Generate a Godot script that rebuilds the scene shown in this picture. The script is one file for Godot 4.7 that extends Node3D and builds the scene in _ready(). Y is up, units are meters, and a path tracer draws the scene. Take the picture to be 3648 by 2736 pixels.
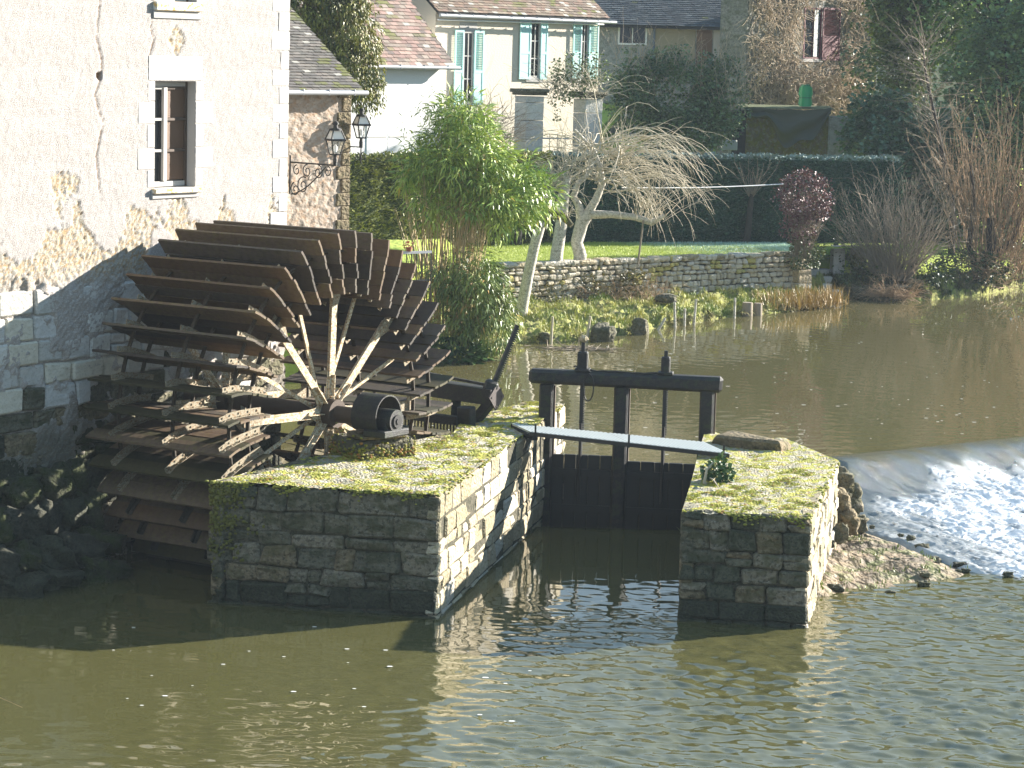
extends Node3D

# ---------------------------------------------------------------- mesh helpers
class Mb:
	var v := PackedVector3Array()
	var n := PackedVector3Array()
	var c := PackedColorArray()
	var col := Color(1, 1, 1)
	var usec := false
	func tri(a: Vector3, b: Vector3, d: Vector3):
		var nn := (b - a).cross(d - a)
		var l := nn.length()
		if l < 1e-12: return
		nn /= l
		v.append(a); v.append(d); v.append(b)
		n.append(nn); n.append(nn); n.append(nn)
		if usec:
			c.append(col); c.append(col); c.append(col)
	func quad(a, b, d, e):
		tri(a, b, d); tri(a, d, e)
	func out(p: Array, ctr: Vector3):            # convex polygon turned away from ctr
		var nn = (p[1] - p[0]).cross(p[2] - p[0])
		var m = Vector3.ZERO
		for q in p: m += q
		m /= p.size()
		if nn.dot(m - ctr) < 0: p.reverse()
		for i in range(1, p.size() - 1): tri(p[0], p[i], p[i + 1])
	func box(t: Transform3D, s: Vector3):
		var h := s * 0.5
		var k := []
		for i in 8: k.append(t * Vector3(h.x if i & 1 else -h.x, h.y if i & 2 else -h.y, h.z if i & 4 else -h.z))
		for f in [[0, 1, 3, 2], [4, 5, 7, 6], [0, 1, 5, 4], [2, 3, 7, 6], [0, 2, 6, 4], [1, 3, 7, 5]]:
			out([k[f[0]], k[f[1]], k[f[2]], k[f[3]]], t.origin)
	func cbox(t: Transform3D, s: Vector3, ch: float, jit := 0.0, r: RandomNumberGenerator = null):   # box with chamfered edges, corners jittered
		var h := s * 0.5
		var P := {}
		for i in 8:
			var sg := Vector3(1 if i & 1 else -1, 1 if i & 2 else -1, 1 if i & 4 else -1)
			var j := Vector3.ZERO
			if r: j = Vector3(r.randf_range(-jit, jit), r.randf_range(-jit, jit), r.randf_range(-jit, jit))
			for k in 3:
				var q := h - Vector3.ONE * ch
				q[k] = h[k]
				P[[i, k]] = t * (q * sg + j)
		for k in 3:
			var a := (k + 1) % 3
			var b := (k + 2) % 3
			for sg in 2:
				var i0: int = sg << k
				out([P[[i0, k]], P[[i0 | (1 << a), k]], P[[i0 | (1 << a) | (1 << b), k]], P[[i0 | (1 << b), k]]], t.origin)
			for e in 4:
				var i0: int = ((e & 1) << a) | ((e >> 1) << b)
				var i1: int = i0 | (1 << k)
				out([P[[i0, a]], P[[i1, a]], P[[i1, b]], P[[i0, b]]], t.origin)
		for i in 8: out([P[[i, 0]], P[[i, 1]], P[[i, 2]]], t.origin)
	func bar(a: Vector3, b: Vector3, w: float, d: float, up := Vector3.UP):   # rectangular bar between two points
		var z := (b - a).normalized()
		var x := up.cross(z)
		if x.length() < 1e-3: x = Vector3.RIGHT.cross(z)
		x = x.normalized()
		box(Transform3D(Basis(x, z.cross(x), z), (a + b) * 0.5), Vector3(w, d, a.distance_to(b)))
	func tube(p: Array, r: Array, sides := 6, caps := false):
		var m := p.size()
		var prev := []
		var prevn := []
		var u := Vector3.ZERO
		for i in m:
			var t: Vector3 = (p[min(i + 1, m - 1)] - p[max(i - 1, 0)]).normalized()
			if i == 0:
				u = t.cross(Vector3.UP if absf(t.y) < 0.9 else Vector3.RIGHT).normalized()
			else:
				u = (u - t * u.dot(t))
				u = u.normalized() if u.length() > 1e-4 else t.cross(Vector3.RIGHT).normalized()
			var w := t.cross(u)
			var ring := []
			var rn := []
			for k in sides:
				var an := TAU * k / sides
				var d := u * cos(an) + w * sin(an)
				ring.append(p[i] + d * r[i]); rn.append(d)
			if i > 0:
				for k in sides:
					var k2 := (k + 1) % sides
					for q in [[prev[k], prevn[k]], [ring[k2], rn[k2]], [prev[k2], prevn[k2]], [prev[k], prevn[k]], [ring[k], rn[k]], [ring[k2], rn[k2]]]:
						v.append(q[0]); n.append(q[1])
						if usec: c.append(col)
			if caps and (i == 0 or i == m - 1):
				var ctr: Vector3 = p[i] - t if i == m - 1 else p[i] + t
				out(ring.duplicate(), ctr)
			prev = ring; prevn = rn
	func cyl(a: Vector3, b: Vector3, r: float, sides := 16):
		tube([a, b], [r, r], sides, true)
	func mesh() -> ArrayMesh:
		var a := []
		a.resize(Mesh.ARRAY_MAX)
		a[Mesh.ARRAY_VERTEX] = v
		a[Mesh.ARRAY_NORMAL] = n
		if usec: a[Mesh.ARRAY_COLOR] = c
		var m := ArrayMesh.new()
		if v.size(): m.add_surface_from_arrays(Mesh.PRIMITIVE_TRIANGLES, a)
		return m

func rock(c: Vector3, sz: Vector3, sd: int, rough := 0.35) -> ArrayMesh:      # a lumpy boulder: a ball pushed about by noise and worn to facets
	var f := noise(sd, 0.9, 3)
	var nu := 18
	var nv := 11
	return sheet(nu, nv, func(i, j):
		var a: float = TAU * (i % nu) / nu
		var b: float = PI * (float(j) / nv - 0.5)
		var d := Vector3(cos(a) * cos(b), sin(b), sin(a) * cos(b))
		var q := Vector3(signf(d.x) * pow(absf(d.x), 0.7), signf(d.y) * pow(absf(d.y), 0.7), signf(d.z) * pow(absf(d.z), 0.7))
		return c + q * sz * 0.5 * (0.9 + rough * f.get_noise_3d(d.x * 1.3 + sd, d.y * 1.3, d.z * 1.3)), null, null, true)

func sheet(nu: int, nv: int, f: Callable, colf = null, skip = null, flip := false) -> ArrayMesh:   # smooth grid of nu x nv cells, f(i, j) -> point
	var v := PackedVector3Array()
	var c := PackedColorArray()
	var ix := PackedInt32Array()
	v.resize((nu + 1) * (nv + 1))
	if colf: c.resize(v.size())
	for j in nv + 1:
		for i in nu + 1:
			v[j * (nu + 1) + i] = f.call(i, j)
			if colf: c[j * (nu + 1) + i] = colf.call(i, j)
	for j in nv:
		for i in nu:
			if skip and skip.call(i, j): continue
			var a := j * (nu + 1) + i
			var d := a + nu + 1
			if flip: ix.append_array([a, a + 1, d + 1, a, d + 1, d])
			else: ix.append_array([a, d + 1, a + 1, a, d, d + 1])
	var nn := PackedVector3Array()
	nn.resize(v.size())
	for t in range(0, ix.size(), 3):
		var q := (v[ix[t + 2]] - v[ix[t]]).cross(v[ix[t + 1]] - v[ix[t]])
		nn[ix[t]] += q; nn[ix[t + 1]] += q; nn[ix[t + 2]] += q
	for i in nn.size(): nn[i] = nn[i].normalized() if nn[i].length_squared() > 1e-20 else Vector3.UP
	var arr := []
	arr.resize(Mesh.ARRAY_MAX)
	arr[Mesh.ARRAY_VERTEX] = v
	arr[Mesh.ARRAY_NORMAL] = nn
	arr[Mesh.ARRAY_INDEX] = ix
	if colf: arr[Mesh.ARRAY_COLOR] = c
	var m := ArrayMesh.new()
	m.add_surface_from_arrays(Mesh.PRIMITIVE_TRIANGLES, arr)
	return m

var rng := RandomNumberGenerator.new()
func rf(a: float, b: float) -> float: return rng.randf_range(a, b)
func V(x, y, z) -> Vector3: return Vector3(x, y, z)
func rv(s: float) -> Vector3: return Vector3(rf(-s, s), rf(-s, s), rf(-s, s))
func T(b: Basis, o: Vector3) -> Transform3D: return Transform3D(b, o)
func lin(r: float, g: float, b: float, a := 1.0) -> Color: return Color(r, g, b, a).linear_to_srgb()
func noise(seed_: int, fr: float, oct := 3) -> FastNoiseLite:
	var f := FastNoiseLite.new()
	f.seed = seed_; f.frequency = fr; f.fractal_octaves = oct
	f.noise_type = FastNoiseLite.TYPE_SIMPLEX_SMOOTH
	return f

# ---------------------------------------------------------------- scene tree helpers
var taken := {}
func numbered(parent: Node, called: String) -> String:
	var key := str(parent.get_instance_id()) + called
	var k: int = taken.get(key, 0)
	taken[key] = k + 1
	return called if k == 0 else "%s_%03d" % [called, k]
func obj(called: String, mesh: Mesh, m: Material, parent: Node = null) -> MeshInstance3D:
	var o := MeshInstance3D.new()
	if parent == null: parent = self
	o.name = numbered(parent, called)
	o.mesh = mesh
	o.material_override = m
	parent.add_child(o, true)
	return o
func tag(o: Node, label: String, category: String, group := "") -> Node:
	o.set_meta("label", label); o.set_meta("category", category)
	if group: o.set_meta("group", group)
	return o
func thing(called: String, label: String, category: String, at := Vector3.ZERO, group := "") -> Node3D:
	var o := Node3D.new()
	o.name = numbered(self, called)
	o.position = at
	add_child(o, true)
	tag(o, label, category, group)
	return o
func struct(called: String, mesh: Mesh, m: Material) -> MeshInstance3D:
	var o := obj(called, mesh, m)
	o.set_meta("kind", "structure")
	return o
func stuff(o: Node) -> Node:
	o.set_meta("kind", "stuff")
	return o
func multi(called: String, leaf: Mesh, m: Material, xf: Array, cols: Array, parent: Node = null) -> MultiMeshInstance3D:
	var mm := MultiMesh.new()
	mm.transform_format = MultiMesh.TRANSFORM_3D
	mm.use_colors = true
	mm.mesh = leaf
	mm.instance_count = xf.size()
	for i in xf.size():
		mm.set_instance_transform(i, xf[i])
		mm.set_instance_color(i, cols[i])
	var o := MultiMeshInstance3D.new()
	if parent == null: parent = self
	o.name = numbered(parent, called)
	o.multimesh = mm
	o.material_override = m
	parent.add_child(o, true)
	stuff(o)
	return o

# ---------------------------------------------------------------- materials
func tex(size: int, base: Color, layers: Array) -> ImageTexture:   # base and layer colours are linear; a layer is [seed, cycles per tile, octaves, lo, hi, colour, strength, (cellular)]
	var n := size * size
	var R := PackedFloat32Array(); var G := PackedFloat32Array(); var B := PackedFloat32Array()
	R.resize(n); G.resize(n); B.resize(n)
	R.fill(base.r); G.fill(base.g); B.fill(base.b)
	for L in layers:
		var f := noise(L[0], float(L[1]) / size, L[2])
		if L.size() > 7:
			f.noise_type = FastNoiseLite.TYPE_CELLULAR
			f.cellular_return_type = L[7]
		var d := f.get_seamless_image(size, size).get_data()
		var lo: float = L[3] * 255.0
		var inv: float = 1.0 / ((L[4] - L[3]) * 255.0)
		var k: Color = L[5]
		var st: float = L[6]
		for i in n:
			var t := clampf((d[i] - lo) * inv, 0.0, 1.0) * st
			if t > 0.0:
				R[i] += (k.r - R[i]) * t; G[i] += (k.g - G[i]) * t; B[i] += (k.b - B[i]) * t
	var lut := PackedByteArray()
	lut.resize(1025)
	for i in 1025: lut[i] = int(clampf(Color(i / 1024.0, 0, 0).linear_to_srgb().r, 0, 1) * 255.0)
	var data := PackedByteArray()
	data.resize(n * 3)
	for i in n:
		data[i * 3] = lut[int(clampf(R[i], 0, 1) * 1024)]
		data[i * 3 + 1] = lut[int(clampf(G[i], 0, 1) * 1024)]
		data[i * 3 + 2] = lut[int(clampf(B[i], 0, 1) * 1024)]
	return ImageTexture.create_from_image(Image.create_from_data(size, size, false, Image.FORMAT_RGB8, data))
func bumptex(size: int, seed_: int, cycles: float, oct: int, cell := -1) -> ImageTexture:
	var f := noise(seed_, cycles / size, oct)
	if cell >= 0:
		f.noise_type = FastNoiseLite.TYPE_CELLULAR
		f.cellular_return_type = cell
	return ImageTexture.create_from_image(f.get_seamless_image(size, size))
func mat(col: Color, rough := 0.9, tx: Texture2D = null, tile := 1.0, bump: Texture2D = null, cm := 0.0) -> StandardMaterial3D:
	var m := StandardMaterial3D.new()
	m.albedo_color = col
	m.roughness = rough
	m.uv1_triplanar = true
	m.uv1_world_triplanar = true
	m.uv1_scale = Vector3.ONE / tile
	if tx: m.albedo_texture = tx
	if bump:
		m.heightmap_enabled = true
		m.heightmap_texture = bump
		m.heightmap_scale = cm
	return m
func vmat(rough := 0.9, bump: Texture2D = null, tile := 1.0, cm := 0.0, tx: Texture2D = null) -> StandardMaterial3D:
	var m := mat(Color.WHITE, rough, tx, tile, bump, cm)
	m.vertex_color_use_as_albedo = true
	return m
func leafmat(rough := 0.5, back := 0.35) -> StandardMaterial3D:
	var m := StandardMaterial3D.new()
	m.roughness = rough
	m.vertex_color_use_as_albedo = true
	m.backlight_enabled = true
	m.backlight = Color(back, back, back * 0.6)
	m.cull_mode = BaseMaterial3D.CULL_DISABLED
	return m

# ---------------------------------------------------------------- the frame everything is laid out on
const S_WD := Vector3(0.55194, 0, -0.83388)     # along the mill wall, away
const S_AX := Vector3(-0.83388, 0, -0.55194)    # the wheel's axle, towards the mill
const WC := Vector3(-2.83, 2.65, -44.3)         # wheel centre at its outer face
const WR := 3.183
const WL := 3.145
const PA := Vector3(-1.095, 0, -40.327)         # front right corner of the middle pier
const PE1 := Vector3(-0.98111, 0, -0.19345)
const PE2 := Vector3(0.19345, 0, -0.98111)
const HF := Vector3(0.69, 0, -0.724)            # along the house fronts, away
const HN := Vector3(0.724, 0, 0.69)             # the way the house fronts face
var WP := WC + S_AX * (WL + 0.45)               # a point of the mill wall
var M := {}
var TX := {}

func make_materials():
	TX.grain = bumptex(512, 11, 40, 4)
	TX.rough = bumptex(512, 12, 14, 5)
	TX.fine = bumptex(512, 13, 90, 3)
	TX.ripple = bumptex(512, 14, 12, 2)
	TX.stone = tex(512, Color(0.36, 0.33, 0.27), [[21, 10, 4, 0.45, 0.75, Color(0.24, 0.23, 0.2), 0.8], [22, 17, 4, 0.53, 0.68, Color(0.085, 0.085, 0.07), 0.9], [23, 40, 3, 0.62, 0.78, Color(0.55, 0.53, 0.47), 0.8], [24, 4, 4, 0.52, 0.72, Color(0.12, 0.13, 0.065), 0.75]])
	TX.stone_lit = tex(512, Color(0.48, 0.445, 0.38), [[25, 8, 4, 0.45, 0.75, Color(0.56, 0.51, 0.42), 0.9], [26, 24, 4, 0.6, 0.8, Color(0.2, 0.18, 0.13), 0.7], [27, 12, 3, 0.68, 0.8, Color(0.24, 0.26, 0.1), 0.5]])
	TX.moss = tex(512, Color(0.36, 0.33, 0.26), [[31, 3, 5, 0.4, 0.54, Color(0.3, 0.31, 0.04), 0.95], [32, 6, 5, 0.52, 0.68, Color(0.43, 0.42, 0.06), 0.9], [33, 26, 3, 0.58, 0.74, Color(0.17, 0.15, 0.05), 0.6], [34, 8, 4, 0.6, 0.7, Color(0.5, 0.47, 0.4), 0.9], [35, 14, 3, 0.7, 0.8, Color(0.4, 0.22, 0.05), 0.7]])
	TX.wood = tex(512, Color(0.105, 0.08, 0.06), [[41, 6, 4, 0.4, 0.8, Color(0.055, 0.04, 0.028), 0.8], [42, 50, 3, 0.5, 0.8, Color(0.17, 0.135, 0.1), 0.6], [43, 5, 3, 0.55, 0.75, Color(0.12, 0.11, 0.04), 0.6]])
	TX.rust = tex(512, Color(0.5, 0.45, 0.34), [[43, 9, 4, 0.52, 0.66, Color(0.3, 0.15, 0.04), 0.9], [44, 26, 4, 0.55, 0.7, Color(0.13, 0.075, 0.035), 0.85]])
	TX.plaster = tex(512, Color(0.345, 0.317, 0.296), [[45, 3, 5, 0.4, 0.75, Color(0.4, 0.37, 0.347), 0.9], [40, 14, 4, 0.58, 0.85, Color(0.33, 0.295, 0.27), 0.5], [46, 44, 4, 0.64, 0.76, Color(0.66, 0.63, 0.6), 0.9], [47, 30, 3, 0.72, 0.86, Color(0.45, 0.38, 0.3), 0.6]])
	TX.lime = tex(512, Color(0.62, 0.6, 0.55), [[48, 8, 4, 0.45, 0.75, Color(0.5, 0.48, 0.42), 0.8], [49, 30, 3, 0.62, 0.8, Color(0.3, 0.28, 0.24), 0.7]])
	TX.earth = tex(512, Color(0.2, 0.16, 0.1), [[51, 8, 4, 0.45, 0.7, Color(0.09, 0.075, 0.05), 0.9], [52, 12, 4, 0.6, 0.72, Color(0.1, 0.13, 0.03), 0.9], [53, 18, 4, 0.62, 0.8, Color(0.34, 0.28, 0.2), 0.8]])
	TX.grass = tex(512, Color(0.34, 0.43, 0.06), [[54, 9, 4, 0.4, 0.7, Color(0.42, 0.48, 0.07), 0.8], [55, 60, 3, 0.5, 0.8, Color(0.12, 0.19, 0.025), 0.5]])
	TX.bark = tex(512, Color(0.64, 0.6, 0.52), [[56, 8, 4, 0.5, 0.75, Color(0.3, 0.27, 0.2), 0.85], [57, 24, 3, 0.6, 0.75, Color(0.16, 0.15, 0.11), 0.8]])
	TX.blue = tex(256, Color(0.3, 0.3, 0.28), [[58, 6, 4, 0.4, 0.75, Color(0.2, 0.2, 0.18), 0.8], [59, 26, 3, 0.6, 0.8, Color(0.4, 0.4, 0.36), 0.6]])
	M.stone = []
	for k in [Color(0.78, 0.76, 0.7), Color(0.7, 0.69, 0.62), Color(0.8, 0.74, 0.63), Color(0.64, 0.64, 0.58), Color(0.83, 0.8, 0.74)]:
		M.stone.append(mat(k, 0.95, TX.stone, 1.7, TX.rough, 6.0))
	M.algae = mat(Color(0.54, 0.56, 0.49), 0.95, TX.stone, 1.1, TX.rough, 3.0)
	M.slime = mat(Color(0.38, 0.41, 0.32), 0.8, TX.stone, 1.0, TX.rough, 3.0)
	M.ledge = [M.slime, mat(Color(0.42, 0.43, 0.38), 0.95, TX.stone, 1.1, TX.rough, 3.0), mat(Color(0.6, 0.63, 0.52), 1.0, tex(256, Color(0.1, 0.095, 0.07), [[36, 5, 4, 0.45, 0.62, Color(0.09, 0.11, 0.02), 0.95], [37, 14, 3, 0.6, 0.75, Color(0.2, 0.19, 0.15), 0.7]]), 1.4, TX.rough, 5.0)]  # algae and moss, darkened further for the shade at the wall foot
	M.stone_lit = []  # paler copy of the stone, sunlight put into its colour
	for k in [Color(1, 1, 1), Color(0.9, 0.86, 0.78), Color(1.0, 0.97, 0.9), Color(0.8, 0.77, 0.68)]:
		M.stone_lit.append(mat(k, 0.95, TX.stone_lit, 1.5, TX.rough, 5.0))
	M.mortar = mat(Color(0.55, 0.54, 0.48), 1.0, TX.stone, 1.5, TX.rough, 3.0)
	M.moss = mat(Color.WHITE, 1.0, TX.moss, 2.6, TX.grain, 5.0)
	M.wood = []
	for k in [Color(1, 1, 1), Color(0.8, 0.78, 0.76), Color(1.08, 0.98, 0.86), Color(0.72, 0.72, 0.74), Color(1.2, 1.14, 1.04), Color(0.8, 0.82, 0.56), Color(0.62, 0.66, 0.42)]:
		var w := mat(k, 0.75, TX.wood, 1.0, TX.grain, 0.6)
		w.uv1_scale = V(1.2, 2.4, 1.2)
		M.wood.append(w)
	M.tar = mat(Color.WHITE, 0.6, tex(256, Color(0.011, 0.011, 0.012), [[38, 6, 4, 0.5, 0.7, Color(0.026, 0.022, 0.018), 0.9], [39, 30, 3, 0.6, 0.8, Color(0.05, 0.048, 0.04), 0.6], [60, 4, 4, 0.62, 0.75, Color(0.03, 0.04, 0.015), 0.7]]), 0.9, TX.grain, 0.8)
	M.gate = mat(lin(0.016, 0.017, 0.016), 0.6, null, 1.0, TX.grain, 1.0)
	M.iron = mat(lin(0.02, 0.019, 0.018), 0.5)
	M.rust = mat(Color(1.1, 1.1, 1.08), 0.7, TX.rust, 0.8, TX.grain, 0.3)
	M.strap = mat(Color(0.85, 0.85, 0.82), 0.7, TX.rust, 0.5, TX.grain, 0.3)
	M.wet_shaded = mat(lin(0.05, 0.045, 0.032), 0.5, null, 1.0, TX.grain, 0.4)  # slimy metal, darkened more for the shade low on the wheel
	M.tie = mat(Color(0.42, 0.4, 0.37), 0.75, TX.rust, 0.5, TX.grain, 0.3)  # darker copy of the strap, the paddles' shade put into its colour
	M.axle = mat(lin(0.07, 0.045, 0.028), 0.7, null, 1.0, TX.grain, 0.4)
	M.plaster = vmat(0.95, TX.fine, 0.9, 1.6, TX.plaster)
	M.plaster.uv1_scale = Vector3.ONE / 1.6
	M.lime = []
	for k in [Color(1, 1, 1), Color(0.95, 0.95, 0.96), Color(1.0, 0.98, 0.93), Color(0.9, 0.9, 0.9)]:
		M.lime.append(mat(k, 0.95, TX.lime, 1.6, TX.rough, 2.0))
	M.ashlar = mat(lin(0.45, 0.43, 0.405), 0.95, null, 1.0, TX.grain, 0.5)
	M.lichen = mat(Color.WHITE, 0.95, tex(256, Color(0.74, 0.71, 0.64), [[61, 7, 4, 0.5, 0.62, Color(0.6, 0.36, 0.05), 0.9]]), 0.7, TX.grain, 0.6)
	M.glass = mat(lin(0.012, 0.014, 0.016), 0.06)
	M.greywood = mat(lin(0.42, 0.4, 0.37), 0.7)
	M.brown = mat(lin(0.14, 0.075, 0.038), 0.6, null, 1.0, TX.grain, 0.3)
	M.darkwood = mat(lin(0.09, 0.06, 0.04), 0.7)
	M.dark = mat(lin(0.02, 0.02, 0.02), 0.9)
	M.white = mat(lin(0.8, 0.79, 0.77), 0.9, null, 1.0, TX.rough, 0.8)
	M.whitewood = mat(lin(0.8, 0.8, 0.8), 0.6)
	M.cream = mat(lin(0.66, 0.585, 0.47), 0.95, null, 1.0, TX.rough, 0.8)
	M.rubble = mat(Color.WHITE, 0.95, tex(512, Color(0.36, 0.3, 0.24), [[62, 7, 4, 0.45, 0.7, Color(0.45, 0.385, 0.32), 0.9], [63, 9, 4, 0.6, 0.74, Color(0.34, 0.19, 0.09), 0.7], [64, 20, 3, 0.6, 0.75, Color(0.22, 0.17, 0.13), 0.7]]), 1.8, TX.rough, 2.5)
	M.turq = mat(lin(0.4, 0.68, 0.65), 0.6)
	M.red = mat(lin(0.11, 0.008, 0.018), 0.6)
	M.zinc = mat(lin(0.42, 0.43, 0.45), 0.45)
	M.tile = vmat(0.9, TX.grain, 0.5, 0.6)
	M.steel = mat(lin(0.5, 0.54, 0.54), 0.45)
	M.steel.metallic = 0.2
	M.lampglass = mat(lin(0.7, 0.68, 0.6), 0.2)
	M.bulb = mat(lin(0.85, 0.85, 0.82), 0.3)
	M.bark = mat(Color.WHITE, 0.9, TX.bark, 0.9, TX.grain, 1.2)
	M.twig = mat(lin(0.5, 0.44, 0.33), 0.8)
	M.twig2 = mat(lin(0.25, 0.205, 0.15), 0.85)
	M.twig3 = mat(lin(0.33, 0.225, 0.13), 0.85)
	M.vine = mat(lin(0.42, 0.33, 0.23), 0.9)
	M.cane = mat(lin(0.46, 0.35, 0.18), 0.6)
	M.darkbark = mat(lin(0.05, 0.042, 0.034), 0.9, null, 1.0, TX.grain, 1.5)
	M.bluewall = mat(Color.WHITE, 0.95, TX.blue, 2.0, TX.rough, 2.0)
	M.slate = vmat(0.7, TX.grain, 0.5, 0.5)
	M.leaf = leafmat(0.5, 0.4)
	M.gloss = leafmat(0.42, 0.4)
	M.dull = leafmat(0.8, 0.2)
	M.earth = mat(Color.WHITE, 0.95, TX.earth, 3.0, TX.rough, 8.0)
	M.bank = mat(Color.WHITE, 1.0, tex(512, Color(0.22, 0.22, 0.06), [[65, 8, 4, 0.45, 0.7, Color(0.28, 0.31, 0.05), 0.9], [66, 14, 4, 0.6, 0.74, Color(0.15, 0.11, 0.06), 0.9], [67, 30, 3, 0.6, 0.8, Color(0.26, 0.24, 0.1), 0.7]]), 3.0, TX.rough, 8.0)
	M.rock = mat(Color.WHITE, 0.75, tex(512, Color(0.25, 0.185, 0.115), [[68, 4, 5, 0.45, 0.66, Color(0.1, 0.078, 0.053), 0.9], [69, 5, 4, 0.6, 0.7, Color(0.12, 0.14, 0.035), 0.8], [70, 16, 4, 0.6, 0.8, Color(0.33, 0.27, 0.2), 0.8]]), 3.2, TX.rough, 8.0)

func wallbox(mb: Mb, o: Vector3, u: Vector3, nrm: Vector3, u0: float, u1: float, y0: float, y1: float, d0: float, d1: float):   # a box given along a wall: u along, y up, d out of it
	mb.box(T(Basis(u, Vector3.UP, nrm), o + u * (u0 + u1) * 0.5 + Vector3.UP * (y0 + y1) * 0.5 + nrm * (d0 + d1) * 0.5), V(absf(u1 - u0), absf(y1 - y0), absf(d1 - d0)))

# courses of separate stones laid on a wall face; each is a part of its own
func lay_stones(parent: Node, o: Vector3, u: Vector3, nrm: Vector3, length: Callable, y0: float, rows: Array, lmin: float, lmax: float, pick: Callable, depth := 0.22, gap := 0.022, rough := 0.022, skip = null):
	var y := y0
	for r in rows.size():
		var h: float = rows[r]
		var ext: Vector2 = length.call(y + h * 0.5)
		var x := ext.x + rf(-0.3, 0.0) * lmin
		while x < ext.y - 0.02:
			var l := rf(lmin, lmax)
			if x + l > ext.y - lmin * 0.6: l = ext.y - x
			var xa := maxf(x, ext.x)
			var w := x + l - xa
			if w > 0.07 and not (skip and skip.call(xa, xa + w, y, y + h)):
				var parts := [[xa, w, y, h]]
				if h > 0.22 and w < 0.42 and rng.randf() < 0.25: parts = [[xa, w, y, h * 0.48], [xa, w, y + h * 0.48, h * 0.52]]
				for p in parts:
					var mb := Mb.new()
					var sz := V(p[1] - gap * rf(0.7, 1.5), p[3] - gap * rf(0.7, 1.5), depth)
					var b := Basis(u, Vector3.UP, nrm) * Basis(Vector3(0, 0, 1), rf(-0.012, 0.012))
					mb.cbox(T(b, o + u * (p[0] + p[1] * 0.5) + Vector3.UP * (p[2] + p[3] * 0.5) + nrm * (rf(-0.02, 0.028) - depth * 0.5)), sz, minf(0.03, minf(sz.x, sz.y) * 0.2), rough, rng)
					obj("stone", mb.mesh(), pick.call(p[2], y0), parent)
			x += l
		y += h

# ---------------------------------------------------------------- start
func _ready():
	rng.seed = 4711
	setup_view()
	make_materials()
	build_water()
	build_ground()
	build_mill()
	build_pier()
	build_right_pier()
	build_weir()
	build_wheel()
	build_sluice()
	build_houses()
	build_bank()
	build_garden()
	build_trees()
	build_small()

func setup_view():
	var cam := Camera3D.new()
	cam.name = "camera"
	var pitch := 0.128733708
	var roll := 0.0256503
	var up := Vector3(0, cos(pitch), -sin(pitch))
	var back := Vector3(0, sin(pitch), cos(pitch))
	var r := Vector3.RIGHT * cos(roll) + up * sin(roll)
	var u := up * cos(roll) - Vector3.RIGHT * sin(roll)
	cam.transform = Transform3D(Basis(r, u, back), Vector3(0, 9, 0))
	cam.fov = 16.853
	cam.near = 0.5
	cam.far = 900
	add_child(cam)
	cam.current = true
	var we := WorldEnvironment.new()
	we.name = "world_environment"
	var e := Environment.new()
	e.background_mode = Environment.BG_SKY
	var sky := Sky.new()
	var sm := ProceduralSkyMaterial.new()
	sm.sky_top_color = Color(0.5, 0.68, 0.84)
	sm.sky_horizon_color = Color(0.8, 0.9, 0.97)
	sm.sky_curve = 0.3
	sm.ground_bottom_color = Color(0.2, 0.19, 0.15)
	sm.ground_horizon_color = Color(0.5, 0.52, 0.5)
	sm.energy_multiplier = 0.3
	sky.sky_material = sm
	e.sky = sky
	e.tonemap_mode = Environment.TONE_MAPPER_LINEAR
	e.tonemap_exposure = 3.75
	e.fog_enabled = true
	e.fog_density = 0.00034
	e.fog_light_color = Color(0.86, 0.92, 0.97)
	e.sdfgi_enabled = true
	e.ssao_enabled = true
	e.ssil_enabled = true
	we.environment = e
	add_child(we)
	var sun := DirectionalLight3D.new()
	sun.name = "sun"
	var el := deg_to_rad(19.0)
	var s := Vector3(0.87 * cos(el), sin(el), -0.493 * cos(el)).normalized()
	add_child(sun)
	sun.look_at_from_position(s * 100.0, Vector3.ZERO, Vector3.UP)
	sun.light_energy = 1.6
	sun.light_color = Color(1.0, 0.972, 0.93)
	sun.light_angular_distance = 0.5
	sun.shadow_enabled = true

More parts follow.
